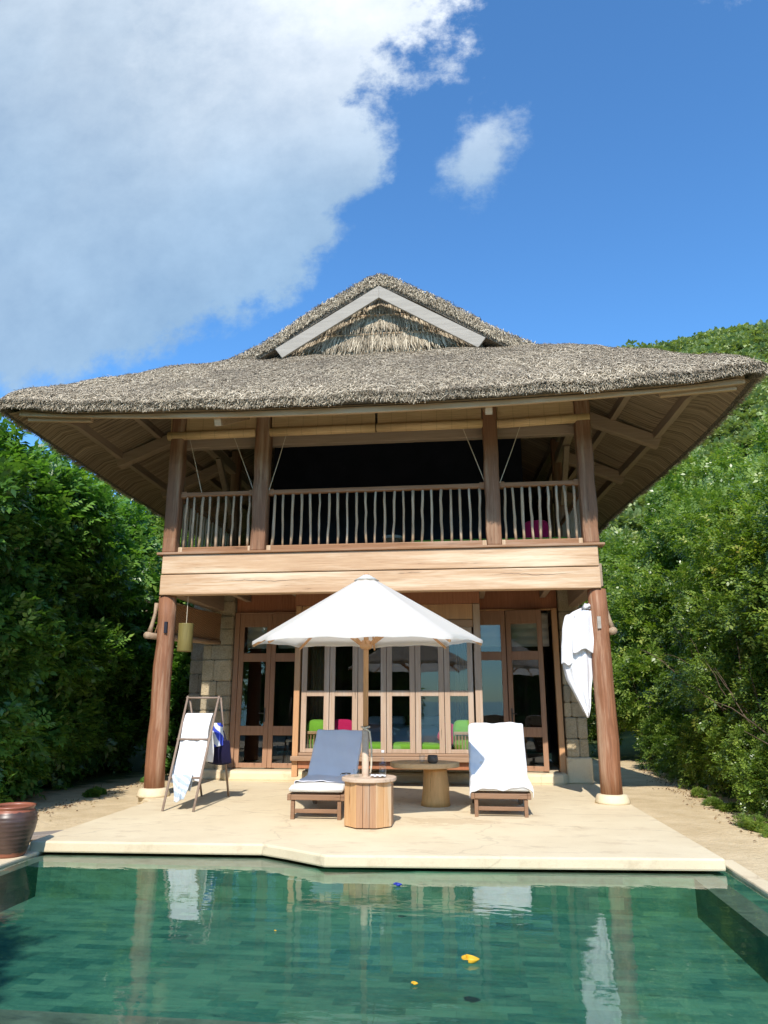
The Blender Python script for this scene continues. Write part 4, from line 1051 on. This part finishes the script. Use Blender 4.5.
# ================================================================== LADDER RACK with towels
lx0, lx1 = -2.55, -2.12
lr = thing('towel_ladder', 'slim A-frame towel ladder standing by the left log post', 'towel ladder', (lx0, -1.40, 0))
W_ = lx1-lx0
def lp_(x, t, top=.79, z=1.39): return (x, t*top, t*z)
for dx0, dx1 in ((0.03,-.04), (W_+.0,W_-.02)):
    MB().tube([(dx0,0,0), (dx1,.79,1.40)], .0165, 8).build('front_leg', MT['ladder'], lr, smooth=True)
    MB().tube([(dx0-.03,1.47,0), (dx1+.02,.80,1.38)], .0165, 8).build('back_leg', MT['ladder'], lr, smooth=True)
for t in (.985, .60, .27):
    x0 = .03-.07*t; MB().tube([(x0-.02, .79*t, 1.40*t), (W_-.02*t+.02, .79*t, 1.40*t)], .0135, 8).build('rung', MT['ladder'], lr, smooth=True)
for t in (.45,):
    MB().tube([(0, 1.47-.67*t, 1.38*t), (W_-.02, 1.47-.67*t, 1.38*t)], .0135, 8).build('back_rung', MT['ladder'], lr, smooth=True)
def hang(x0, x1, ytop, ztop_, lf, lb, mat, name, label, loc, lean=.0, amp=.014, seed=0, taper=0, thick=.012, cat='towel'):
    rd = np.random.default_rng(seed); ph = rd.uniform(0, 6, 6)
    def fn(u_, v_):
        s = v_*(lf+lb)-lf; d = abs(s); side_ = -1 if s < 0 else 1
        wx = x0+(x1-x0)*u_ + taper*d*(u_-.5) + .01*math.sin(d*11+ph[5])
        r = min(1, d/.03)
        y = ytop+side_*(.018*r)+(lean*d if s < 0 else -lean*d*.3)+amp*min(1, d*4)*(math.sin(u_*11+ph[0]+d*3)+.5*math.sin(u_*23+ph[1]-d*5))
        z = ztop_+.016*(1-r)-max(0, d-.02)+.02*math.sin(u_*5+ph[2])*(d/max(lf, lb))
        return (wx, y, z)
    o = MB().grid(fn, 30, 44).build(name, MT[mat], smooth=True, solid=thick, sub=1); o.location = loc
    return tag(o, label, cat)
L0 = (lx0, -1.40, 0)
hang(.0, .385, .66, 1.165, .86, .66, 'white', 'hanging_towel', 'white towel draped over the upper part of the towel ladder', L0, lean=-.42, seed=3)
hang(.05, .33, .215, .40, .31, .22, 'pattern', 'patterned_cloth', 'grey and white patterned cloth on the bottom rung of the ladder', L0, lean=-.3, seed=9, amp=.02, taper=-.5, cat='cloth')
hang(.12, .44, .98, 1.02, .32, .5, 'blue', 'blue_print_towel', 'blue and white printed towel on the back of the ladder', L0, seed=6)
bg_ = thing('navy_bag', 'dark navy bag hanging on the right rear side of the towel ladder', 'bag', (lx0+.40, -.40, .50))
cu = MB(); 
cu.grid(lambda u_, v_: ((u_-.5)*.34*(1-.25*v_), -.05*math.sin(math.pi*u_)*math.sin(math.pi*min(1, v_*1.1)), v_*.30-.03*math.sin(math.pi*u_)*(1-v_)), 14, 10)
cu.grid(lambda u_, v_: ((u_-.5)*.34*(1-.25*v_), .05*math.sin(math.pi*u_)*math.sin(math.pi*min(1, v_*1.1)), v_*.30-.03*math.sin(math.pi*u_)*(1-v_)), 14, 10)
cu.build('body', MT['navy'], bg_, smooth=True, solid=.006); MB().tube([(-.10,0,.29),(-.06,0,.42),(.03,0,.43),(.08,0,.29)], .009, 6).build('strap', MT['navy'], bg_)

# ================================================================== ROBE
rb = thing('bathrobe', 'white bathrobe hanging on a hook beside the right log post', 'bathrobe', (2.93, .02, 2.62))
EL = [(0,.06),(.04,-.04),(.12,-.15),(.3,-.20),(.55,-.235),(.8,-.235),(1.0,-.19),(1.2,-.10),(1.36,-.03),(1.5,.035)]
ER = [(0,.17),(.04,.185),(.12,.185),(.3,.185),(.55,.18),(.8,.165),(1.0,.15),(1.2,.125),(1.36,.10),(1.5,.055)]
def sheet(u0, u1, v0, v1, yoff, ph, amp, rag=.0):
    def fn(u_, v_):
        dz = v0+(v1-v0)*v_ ; l = interp(dz, EL); q = interp(dz, ER); uu = u0+(u1-u0)*u_
        dz2 = dz+rag*math.sin(u_*7+ph)*v_
        x = l+(q-l)*uu+.008*math.sin(dz*9+ph)
        fa = amp*min(1, .25+dz*1.2)
        y = yoff-.055*math.sin(math.pi*uu)*min(1, dz*5+.3)+fa*(math.sin(uu*13+ph+dz*1.5)+.55*math.sin(uu*27-dz*4+ph*2)+.3*math.sin(uu*7-dz*7))
        return (x, y, .02-dz2)
    return MB().grid(fn, 44, 50)
sheet(0, 1, 0, 1.5, .0, .4, .020, .03).build('robe_front', MT['white'], rb, smooth=True, solid=.012)
sheet(0, 1, .02, 1.42, .07, 2.2, .018, .04).build('robe_back', MT['white'], rb, smooth=True, solid=.012)
sheet(.30, 1.06, .05, .62, -.085, 1.1, .014, .03).build('sleeve', MT['white'], rb, smooth=True, solid=.012)
sheet(-.06, .30, .10, .80, -.05, 3.3, .012, .02).build('sleeve', MT['white'], rb, smooth=True, solid=.012)
MB().tube([(.08,-.06,.0),(.12,-.10,.045),(.17,-.07,.04),(.18,.02,.01)], [.03,.04,.04,.03], 12, jit=.08).build('collar', MT['white'], rb, smooth=True)
MB().tube([(.10,.0,.02),(.10,.0,.08),(.20,.02,.10)], .006, 6).build('hook', MT['metal'], rb)

# ================================================================== POT by the pool
pt = thing('clay_water_jar', 'large brown glazed clay jar at the left corner of the pool', 'jar', (-3.10, -3.66, -.088))
m, nt, b, co = material('brown_glaze'); n_ = nt.noise(nt.mapping(co, (1,1,6)), 5, 5, .65)
c = nt.ramp(n_, [(.3, (.055,.032,.024)), (.7, (.11,.062,.045))]); sp = nt.new('ShaderNodeSeparateXYZ'); nt.link(co, sp.inputs[0])
rim_ = nt.math('MAXIMUM', nt.math('GREATER_THAN', nt.math('ADD', sp.outputs[2], nt.math('MULTIPLY', n_, .05)), .455), nt.math('LESS_THAN', nt.math('ADD', sp.outputs[2], nt.math('MULTIPLY', n_, .06)), .07))
c = nt.mix(rim_, c, (.30,.10,.055)); nt.link(c, b.inputs['Base Color']); b.inputs['Roughness'].default_value = .38
nt.link(nt.bump(nt.math('SINE', nt.math('MULTIPLY', sp.outputs[2], 150)), .2, .004), b.inputs['Normal'])
pt.scale = (1,1,.93)
MB().lathe([(.15,0),(.165,.02),(.19,.12),(.225,.25),(.235,.33),(.225,.40),(.195,.445),(.19,.455),(.205,.47),(.205,.485),(.185,.488),(.178,.46),(.2,.38),(.2,.2),(.14,.04)], n=44, close=True).build('jar_body', m, pt, smooth=True)
# timber offcut behind the jar
wl = MB().beam((-3.55,-2.75,-.09),(-2.98,-2.5,-.07), .22, .05).build('timber_plank', wood('grey_plank', (.34,.29,.25), (.2,.16,.13), 0, .8, .7, .4), bevel=.01)
tag(wl, 'weathered grey plank lying on the sand behind the jar', 'plank')
# floating petals
MT['petal'] = plain('yellow_leaf', (.75,.42,.03), .6, .2); MT['bpetal'] = plain('blue_thing', (.03,.05,.35), .5, .2)
def floater(x, y, r, mat, label, cat, name):
    o = MB().grid(lambda u_, v_: ((u_-.5)*2*r*math.sqrt(max(0, 1-(2*v_-1)**2))*1.0+.3*r*math.sin(v_*4), (v_-.5)*2*r*.8, .004+.5*r*((u_-.5)**2+(v_-.5)**2)*1.6+.15*r*math.sin(u_*7)), 10, 10).build(name, MT[mat], smooth=True, solid=.003)
    o.location = (x, y, -.119); tag(o, label, cat); return o
floater(1.28,-5.98,.05,'petal','largest curled yellow leaf floating in the pool','leaf','floating_leaf')
floater(.99,-6.36,.018,'petal','small yellow leaf scrap floating left of the large one','leaf','floating_leaf')
floater(.02,-5.55,.008,'petal','tiny orange petal floating in the middle of the pool','leaf','floating_leaf')
floater(.70,-4.27,.035,'bpetal','small deep blue oval float on the water near the terrace edge','float','pool_float')

# ================================================================== VEGETATION
def leafmat(name, cols, tr=.35, rough=.34):
    m = bpy.data.materials.new(name); m.use_nodes = True; nt = NT(m); b = m.node_tree.nodes['Principled BSDF']; out = m.node_tree.nodes['Material Output']
    at = nt.new('ShaderNodeAttribute', attribute_name='rnd'); oi = nt.new('ShaderNodeObjectInfo')
    f = nt.math('ADD', nt.math('MULTIPLY', at.outputs['Fac'], .78), nt.math('MULTIPLY', oi.outputs['Random'], .22))
    c = nt.ramp(f, cols); nt.link(c, b.inputs['Base Color']); b.inputs['Roughness'].default_value = rough; b.inputs['Specular IOR Level'].default_value = .6
    tl = nt.new('ShaderNodeBsdfTranslucent'); c2 = nt.mix(1.0, c, (1.5,1.7,.6), 'MULTIPLY'); nt.link(c2, tl.inputs[0])
    mx = nt.new('ShaderNodeMixShader'); mx.inputs[0].default_value = tr; nt.link(b.outputs[0], mx.inputs[1]); nt.link(tl.outputs[0], mx.inputs[2]); nt.link(mx.outputs[0], out.inputs[0])
    return m
MT['leaf_d'] = leafmat('deep_green_leaf', [(0, (.03,.075,.018)), (.35, (.075,.17,.035)), (.7, (.16,.31,.055)), (1, (.31,.46,.09))])
MT['leaf_b'] = leafmat('bright_green_leaf', [(0, (.04,.085,.02)), (.35, (.12,.20,.035)), (.75, (.26,.35,.06)), (.93, (.42,.42,.09)), (1, (.30,.16,.05))])
MT['leaf_h'] = leafmat('hill_leaf', [(0, (.09,.13,.055)), (.5, (.27,.33,.12)), (1, (.50,.52,.19))], .2, .6)
def crown_mesh(name, n_cl, leaf, mat, seed, per=9, squash=(1,1,1), twig=.26, lumps=7, shell=.55, wid=.42):
    g = np.random.default_rng(seed)
    # lumpy unit radius field
    ld = g.normal(size=(lumps, 3)); ld /= np.linalg.norm(ld, axis=1)[:, None]; la = g.uniform(.15, .55, lumps)
    d = g.normal(size=(n_cl, 3)); d /= np.linalg.norm(d, axis=1)[:, None]
    rad = .62+sum(la[i]*np.exp(-((1-d@ld[i])/.10)) for i in range(lumps))
    rr = rad*(g.uniform(shell**3, 1, n_cl)**(1/3))
    C_ = d*rr[:, None]*np.array(squash)
    T = d*.7+g.normal(0, .55, (n_cl, 3))+np.array([0,0,-.10]); T /= np.linalg.norm(T, axis=1)[:, None]
    up = np.array([0,0,1.])+g.normal(0, .25, (n_cl, 3)); S_ = np.cross(T, up); S_ /= np.linalg.norm(S_, axis=1)[:, None]+1e-9; U_ = np.cross(S_, T)
    tone = g.uniform(0, 1, n_cl)
    Vs_, rn_ = [], []
    for k in range(per):
        t = k/(per-1); side_ = 0 if k == per-1 else (1 if k % 2 else -1)
        base = C_+T*(twig*(t-.3))[..., None] if False else C_+T*(twig*(t-.3))
        D = T*(.45 if side_ else 1)+S_*side_*.85+U_*g.normal(0, .22, (n_cl, 1)); D /= np.linalg.norm(D, axis=1)[:, None]
        W2 = np.cross(D, U_); W2 /= np.linalg.norm(W2, axis=1)[:, None]+1e-9
        L = leaf*g.uniform(.75, 1.25, (n_cl, 1)); drp = U_*g.normal(-.12, .12, (n_cl, 1))*L
        Vs_.append(np.stack([base, base+D*L*.45+W2*L*wid*.5+U_*L*.06, base+D*L+drp, base+D*L*.45-W2*L*wid*.5+U_*L*.06], 1))
        rn_.append(np.clip(tone*.65+g.uniform(0, .35, n_cl), 0, 1))
    V = np.concatenate(Vs_).reshape(-1, 3); n = len(V)//4
    return npmesh(name, V, np.arange(n*4).reshape(-1, 4), mat, np.concatenate(rn_))
def woody(name, seed, h, r0, spread):
    rd = random.Random(seed); mb = MB()
    mb.tube([(0,0,-.3),(rd.uniform(-.05,.05),0,h*.35),(rd.uniform(-.1,.1),rd.uniform(-.1,.1),h*.7)], [r0, r0*.7, r0*.45], 8)
    for k in range(9):
        a = rd.uniform(0, 6.28); z = h*rd.uniform(.15, .6); e = spread*rd.uniform(.5, .95); q = rd.uniform(.2, .6)*h
        mb.tube([(0,0,z), (e*.5*math.cos(a), e*.5*math.sin(a), z+q*.6), (e*math.cos(a+.3), e*math.sin(a+.3), z+q)], [r0*.4, r0*.25, r0*.08], 6)
    me = bpy.data.meshes.new(name); me.from_pydata(mb.v, [], mb.f); me.materials.append(MT['bark']); return me
# crowns of the hedges: unit radius about 1, scaled
HD = [crown_mesh('crown', 1300, .115, MT['leaf_d'], 20+i, twig=.22, lumps=12, wid=.52) for i in range(4)]
HB = [crown_mesh('crown', 1500, .070, MT['leaf_b'], 40+i, per=8, twig=.17, lumps=12, wid=.55) for i in range(4)]
TR_ = [woody('trunk', 60+i, 1.0, .05, .75) for i in range(3)]
cnt = 0
def shrub(x, y, z, r, kind, label, group, name='hedge_shrub', cat='shrub', sz=1.0, tree=False):
    global cnt
    src = (HD if kind == 'd' else HB)[cnt % 4]; cnt += 1
    o = thing(name, label, cat, (x, y, float(hfun(x, y))), random.uniform(0, 6.28), group)
    c = bpy.data.objects.new('crown', src); COL.objects.link(c); c.parent = o; c.location = (0, 0, z-float(hfun(x, y))); c.scale = (r, r, r*sz)
    c.rotation_euler = (random.uniform(-.4,.4), random.uniform(-.4,.4), 0)
    t = bpy.data.objects.new('trunk' if tree else 'stem', TR_[cnt % 3]); COL.objects.link(t); t.parent = o
    hh_ = max(.3, z-float(hfun(x, y))); t.scale = ((max(.8, hh_*.5),)*2 if tree else (.35*r,.35*r))+(hh_*(1.15 if tree else .8),)
    return o
random.seed(5)
LEFT = ('glossy dark green shrub, one of the dense wall of foliage left of the villa', 'leafy wall left of the villa')
# face of the left mass runs from (-4.3,-3) to (-6.3,6)
for k in range(9):
    t = k/8; xf = -4.55-1.75*t; yf = -3.4+9.6*t
    shrub(xf-1.05, yf, .75, 1.12, 'd', *LEFT); shrub(xf-1.35+.1*math.sin(k*2), yf+.4, 2.2, 1.22, 'd', *LEFT)
    shrub(xf-1.6+.15*math.sin(k*3+1), yf+.1, 3.7, 1.3, 'd', *LEFT)
    zt_ = 4.95 if k > 1 else 4.8
    shrub(xf-2.0-.2*math.sin(k), yf+.5, zt_, 1.28, 'd', *LEFT)
for k in range(6):
    shrub(-8.2-.3*(k % 2), -2+1.9*k, 5.3, 1.5, 'd', *LEFT)
    shrub(-8.0, -2+1.9*k, 2.5, 1.7, 'd', *LEFT)
for k in range(4):
    shrub(-5.6-.1*k, 7.0+.8*k, 1.2+1.5*(k % 2), 1.5, 'd', *LEFT); shrub(-5.4-.3*k, 7.6+.8*k, 3.6, 1.5, 'd', *LEFT)
for (x, y, z, r) in ((-5.6,11,4.0,2.0),(-4.0,13,2.6,2.2),(-7.5,12,5.6,2.1),(-6.0,14,6.4,2.0),(-9,15,7.2,2.4),(-7,16.5,7.4,2.4),(-11,14,8.0,2.4),(-5,17,5.5,2.4)):
    shrub(x, y, z, r, 'b', 'sunlit yellow-green tree behind the left side of the villa', 'trees behind the villa', 'tree', 'tree', tree=True)
RIGHT = ('small-leaved bright green shrub, one of the tangled bank right of the villa', 'tangled bank right of the villa')
for k in range(9):
    t = k/8; xf = 4.75+.95*t; yf = -2.6+10.5*t
    r0 = .62+.3*t
    shrub(xf+.55+.1*math.sin(k*2.2), yf, .32+.25*t, r0, 'b', *RIGHT)
    shrub(xf+1.15+.2*math.sin(k), yf+.3, 1.25+.5*t, 1.0, 'b', *RIGHT)
    shrub(xf+1.7+.2*math.sin(k*1.7), yf+.1, 2.5+.5*t, 1.15, 'b', *RIGHT)
    if k > 0: shrub(xf+2.3+.2*math.sin(k*2.7), yf+.5, 3.6+.6*t, 1.3, 'b', *RIGHT)
for k in range(9):
    y = -.5+1.5*k
    shrub(8.6+.3*math.sin(k*2), y+1, 4.2+.24*k, 1.5, 'b', *RIGHT)
    shrub(10.2+.4*math.sin(k*3), y+1.5, 5.1+.25*k, 1.7, 'b', *RIGHT)
for (x, y, z, r) in ((6.2,10.5,1.5,1.6),(7.2,12,3.6,1.9),(5.4,13,2.2,2.0),(8.5,14,5.6,2.1),(11.5,15,7.6,2.3),(13.5,12,8.2,2.2),(14.5,17,9.4,2.5),(10,18,7.8,2.4),(17,16,10.5,2.6),(12.5,21,9.5,2.7),(17,22,11.5,3),(7.5,20,6.0,2.6)):
    shrub(x, y, z, r, 'b', 'broad bright green tree on the slope behind the right eave', 'trees on the slope behind the right eave', 'tree', 'tree', tree=True)
# small weeds and seedlings on the sand
wr_ = random.Random(21)
for k in range(20):
    t = wr_.random(); side_ = 1 if k < 15 else -1
    x = (4.62+.75*t+wr_.uniform(-.14, .1)) if side_ > 0 else (-4.35-.8*t); y = -2.4+6.5*t; r = wr_.uniform(.07, .17)
    shrub(x, y, float(hfun(x, y))+r*.3, r, 'b' if side_ > 0 else 'd', 'tiny weed sprouting on the sand at the foot of the bushes', 'weeds at the edge of the sand', 'weed', 'weed', wr_.uniform(.4, .8))
# fallen leaves on the sand
n = 650; t = rng.uniform(0, 1, n); sd_ = rng.random(n) < .55
x = np.where(sd_, 4.7+.9*t-np.abs(rng.normal(0, .2, n)), -4.4-1.4*t+np.abs(rng.normal(0, .3, n))); y = -2.8+11*t+rng.normal(0, .3, n)
x = np.where(sd_, np.maximum(x, 3.6), np.minimum(x, -3.65)); z = hfun(x, y)+.012
Nn = np.stack([rng.normal(0,.3,n), rng.normal(0,.3,n), np.ones(n)], 1); Nn /= np.linalg.norm(Nn, axis=1)[:, None]
Dn = rng.normal(size=(n, 3)); Dn -= Nn*(Dn*Nn).sum(1)[:, None]; Dn /= np.linalg.norm(Dn, axis=1)[:, None]
VV, FF = blades(np.stack([x, y, z], 1), Dn, Nn, rng.uniform(.02, .06, n), rng.uniform(.012, .028, n), .1)
dl = bpy.data.objects.new('fallen_leaves', npmesh('fallen_leaves', VV, FF, leafmat('dry_leaf', [(0, (.10,.055,.03)), (.5, (.25,.14,.07)), (.85, (.40,.27,.13)), (1, (.22,.25,.06))], .1, .7), rng.random(n)[FF[:, 0]//6])); COL.objects.link(dl)
tag(dl, 'scattered dry brown leaves on the sand beside the bushes', 'fallen leaves', kind='stuff')
# bare tangled branches showing in the right-hand bank
for k in range(9):
    bx = 5.3+.12*k; byy = -1.2+1.0*k; mb = MB(); rq = random.Random(100+k)
    p = Vector((bx+.2, byy, .3+.25*k*.6)); 
    for j in range(4):
        q = [p+Vector((rq.uniform(-.1,.1), rq.uniform(-.1,.1), 0))]; d = Vector((rq.uniform(-.35,.1), rq.uniform(-.6,.6), rq.uniform(.5,1))).normalized()
        for i in range(7): d = (d+Vector((rq.uniform(-.25,.2), rq.uniform(-.35,.35), rq.uniform(-.25,.2)))).normalized(); q.append(q[-1]+d*rq.uniform(.16,.3))
        mb.tube(q, [.016-.0018*i for i in range(8)], 5)
    tw = mb.build('dead_branch', MT['bark'], smooth=True); tag(tw, 'bare grey twigs tangled in the green bank right of the villa', 'branch', 'bare twigs in the right bank')
# hillside forest: too many crowns to count
hc = [crown_mesh('hill_crown', 700, .27, MT['leaf_h'], 80+i, per=3, twig=.3, lumps=8, shell=.5, squash=(1,1,.8), wid=.8) for i in range(3)]
N = 5200
hx = rng.uniform(-150, 210, N*3); hy = 20+(rng.uniform(0, 1, N*3)**.8)*190
ang = hx/(hy+10.7); kx = (ang > -.75) & (ang < .95); hx = hx[kx][:N]; hy = hy[kx][:N]
hz = hfun(hx, hy)
def scatter_obj(name, pts, scale, meshes, mod):
    me = bpy.data.meshes.new(name); me.from_pydata([tuple(p) for p in pts], [], []); o = bpy.data.objects.new(name, me); COL.objects.link(o)
    at = me.attributes.new('sc', 'FLOAT', 'POINT'); at.data.foreach_set('value', np.asarray(scale, np.float32))
    ng = bpy.data.node_groups.new(name, 'GeometryNodeTree'); ng.interface.new_socket('Geometry', in_out='INPUT', socket_type='NodeSocketGeometry'); ng.interface.new_socket('Geometry', in_out='OUTPUT', socket_type='NodeSocketGeometry')
    nd_ = ng.nodes; gi = nd_.new('NodeGroupInput'); go = nd_.new('NodeGroupOutput'); ip = nd_.new('GeometryNodeInstanceOnPoints'); ng.links.new(gi.outputs[0], ip.inputs['Points'])
    jn = nd_.new('GeometryNodeJoinGeometry')
    srcs = []
    for ms in meshes:
        s_ = bpy.data.objects.new('tree_crown', ms); srcs.append(s_)
        oi = nd_.new('GeometryNodeObjectInfo'); oi.inputs['Object'].default_value = s_; oi.inputs['As Instance'].default_value = True; ng.links.new(oi.outputs['Geometry'], jn.inputs[0])
    gi2 = nd_.new('GeometryNodeGeometryToInstance')
    ng.links.new(jn.outputs[0], ip.inputs['Instance']); ip.inputs['Pick Instance'].default_value = True
    a = nd_.new('GeometryNodeInputNamedAttribute'); a.data_type = 'FLOAT'; a.inputs[0].default_value = 'sc'
    ng.links.new(a.outputs[0], ip.inputs['Scale'])
    rv = nd_.new('FunctionNodeRandomValue'); rv.data_type = 'FLOAT_VECTOR'; rv.inputs[0].default_value = (-.25,-.25,0); rv.inputs[1].default_value = (.25,.25,6.28); ng.links.new(rv.outputs[0], ip.inputs['Rotation'])
    ng.links.new(ip.outputs[0], go.inputs[0]); md = o.modifiers.new('g', 'NODES'); md.node_group = ng
    return o
scl = rng.uniform(1.3, 2.7, N)*(.75+hy/230)
o = scatter_obj('hillside_forest', np.stack([hx, hy, hz+scl*.35], 1), scl, hc, None); tag(o, kind='stuff'); o['label'] = 'green forest covering the hill behind the villa'; o['category'] = 'forest'
# pale roof among the trees on the slope
hr = thing('hillside_villa', 'grey thatched roof of another villa among the trees on the right slope', 'villa', (31, 46, 21.2), R(-10))
MB().add([(-4,-2.5,0),(4,-2.5,0),(4,2.5,0),(-4,2.5,0),(-2.2,0,1.5),(2.2,0,1.5)], [(0,1,5,4),(1,2,5),(2,3,4,5),(3,0,4),(3,2,1,0)]).build('roof', MT['thatch_base'], hr)
MB().box(-3,3,-1.8,1.8,-5,-.01).build('wall', MT['stone'], hr)
# trees behind the photographer: they shade the near left of the pool and show in the glass
TB2 = ('dense shrub behind the photographer, mirrored dark in the left window panes', 'shrubs behind the photographer')
TB = ('tall tree behind the photographer that shades the near left of the pool', 'trees beside the lower terrace')
for (x, y, z, r) in ((-3.0,-11.1,4.6,.95),(-2.1,-11.4,4.3,.5),(-4.4,-11.0,4.4,1.3)):
    shrub(x, y, z, r, 'd', *TB, 'tree', 'tree')
for k in range(5):
    shrub(-6.8+1.15*k, -17-.4*(k%2), 1.6+.2*(k%3), 1.9, 'd', *TB2, 'shrub', 'shrub'); shrub(-6.6+1.15*k, -17.5, 3.7+.3*math.sin(k*2), 1.7, 'd', *TB2, 'shrub', 'shrub')
for (x, y, z, r) in ((7,-24,2.5,3.2),(12,-26,3.5,3.6),(18,-25,4,4),(-14,-26,3,3.4),(-20,-24,4,4)):
    shrub(x, y, z, r, 'd', 'shoreline tree seen only as a reflection in the windows', 'shoreline trees', 'tree', 'tree', tree=True)

# ------------------------------------------------------------------ render settings
sc.view_settings.view_transform = 'Standard'; sc.view_settings.look = 'None'; sc.view_settings.exposure = .76; sc.view_settings.gamma = 1
sc.cycles.use_denoising = True; sc.cycles.max_bounces = 8; sc.cycles.diffuse_bounces = 3; sc.cycles.glossy_bounces = 4
sc.cycles.transparent_max_bounces = 12; sc.cycles.caustics_reflective = False; sc.cycles.caustics_refractive = False; sc.cycles.sample_clamp_indirect = 6
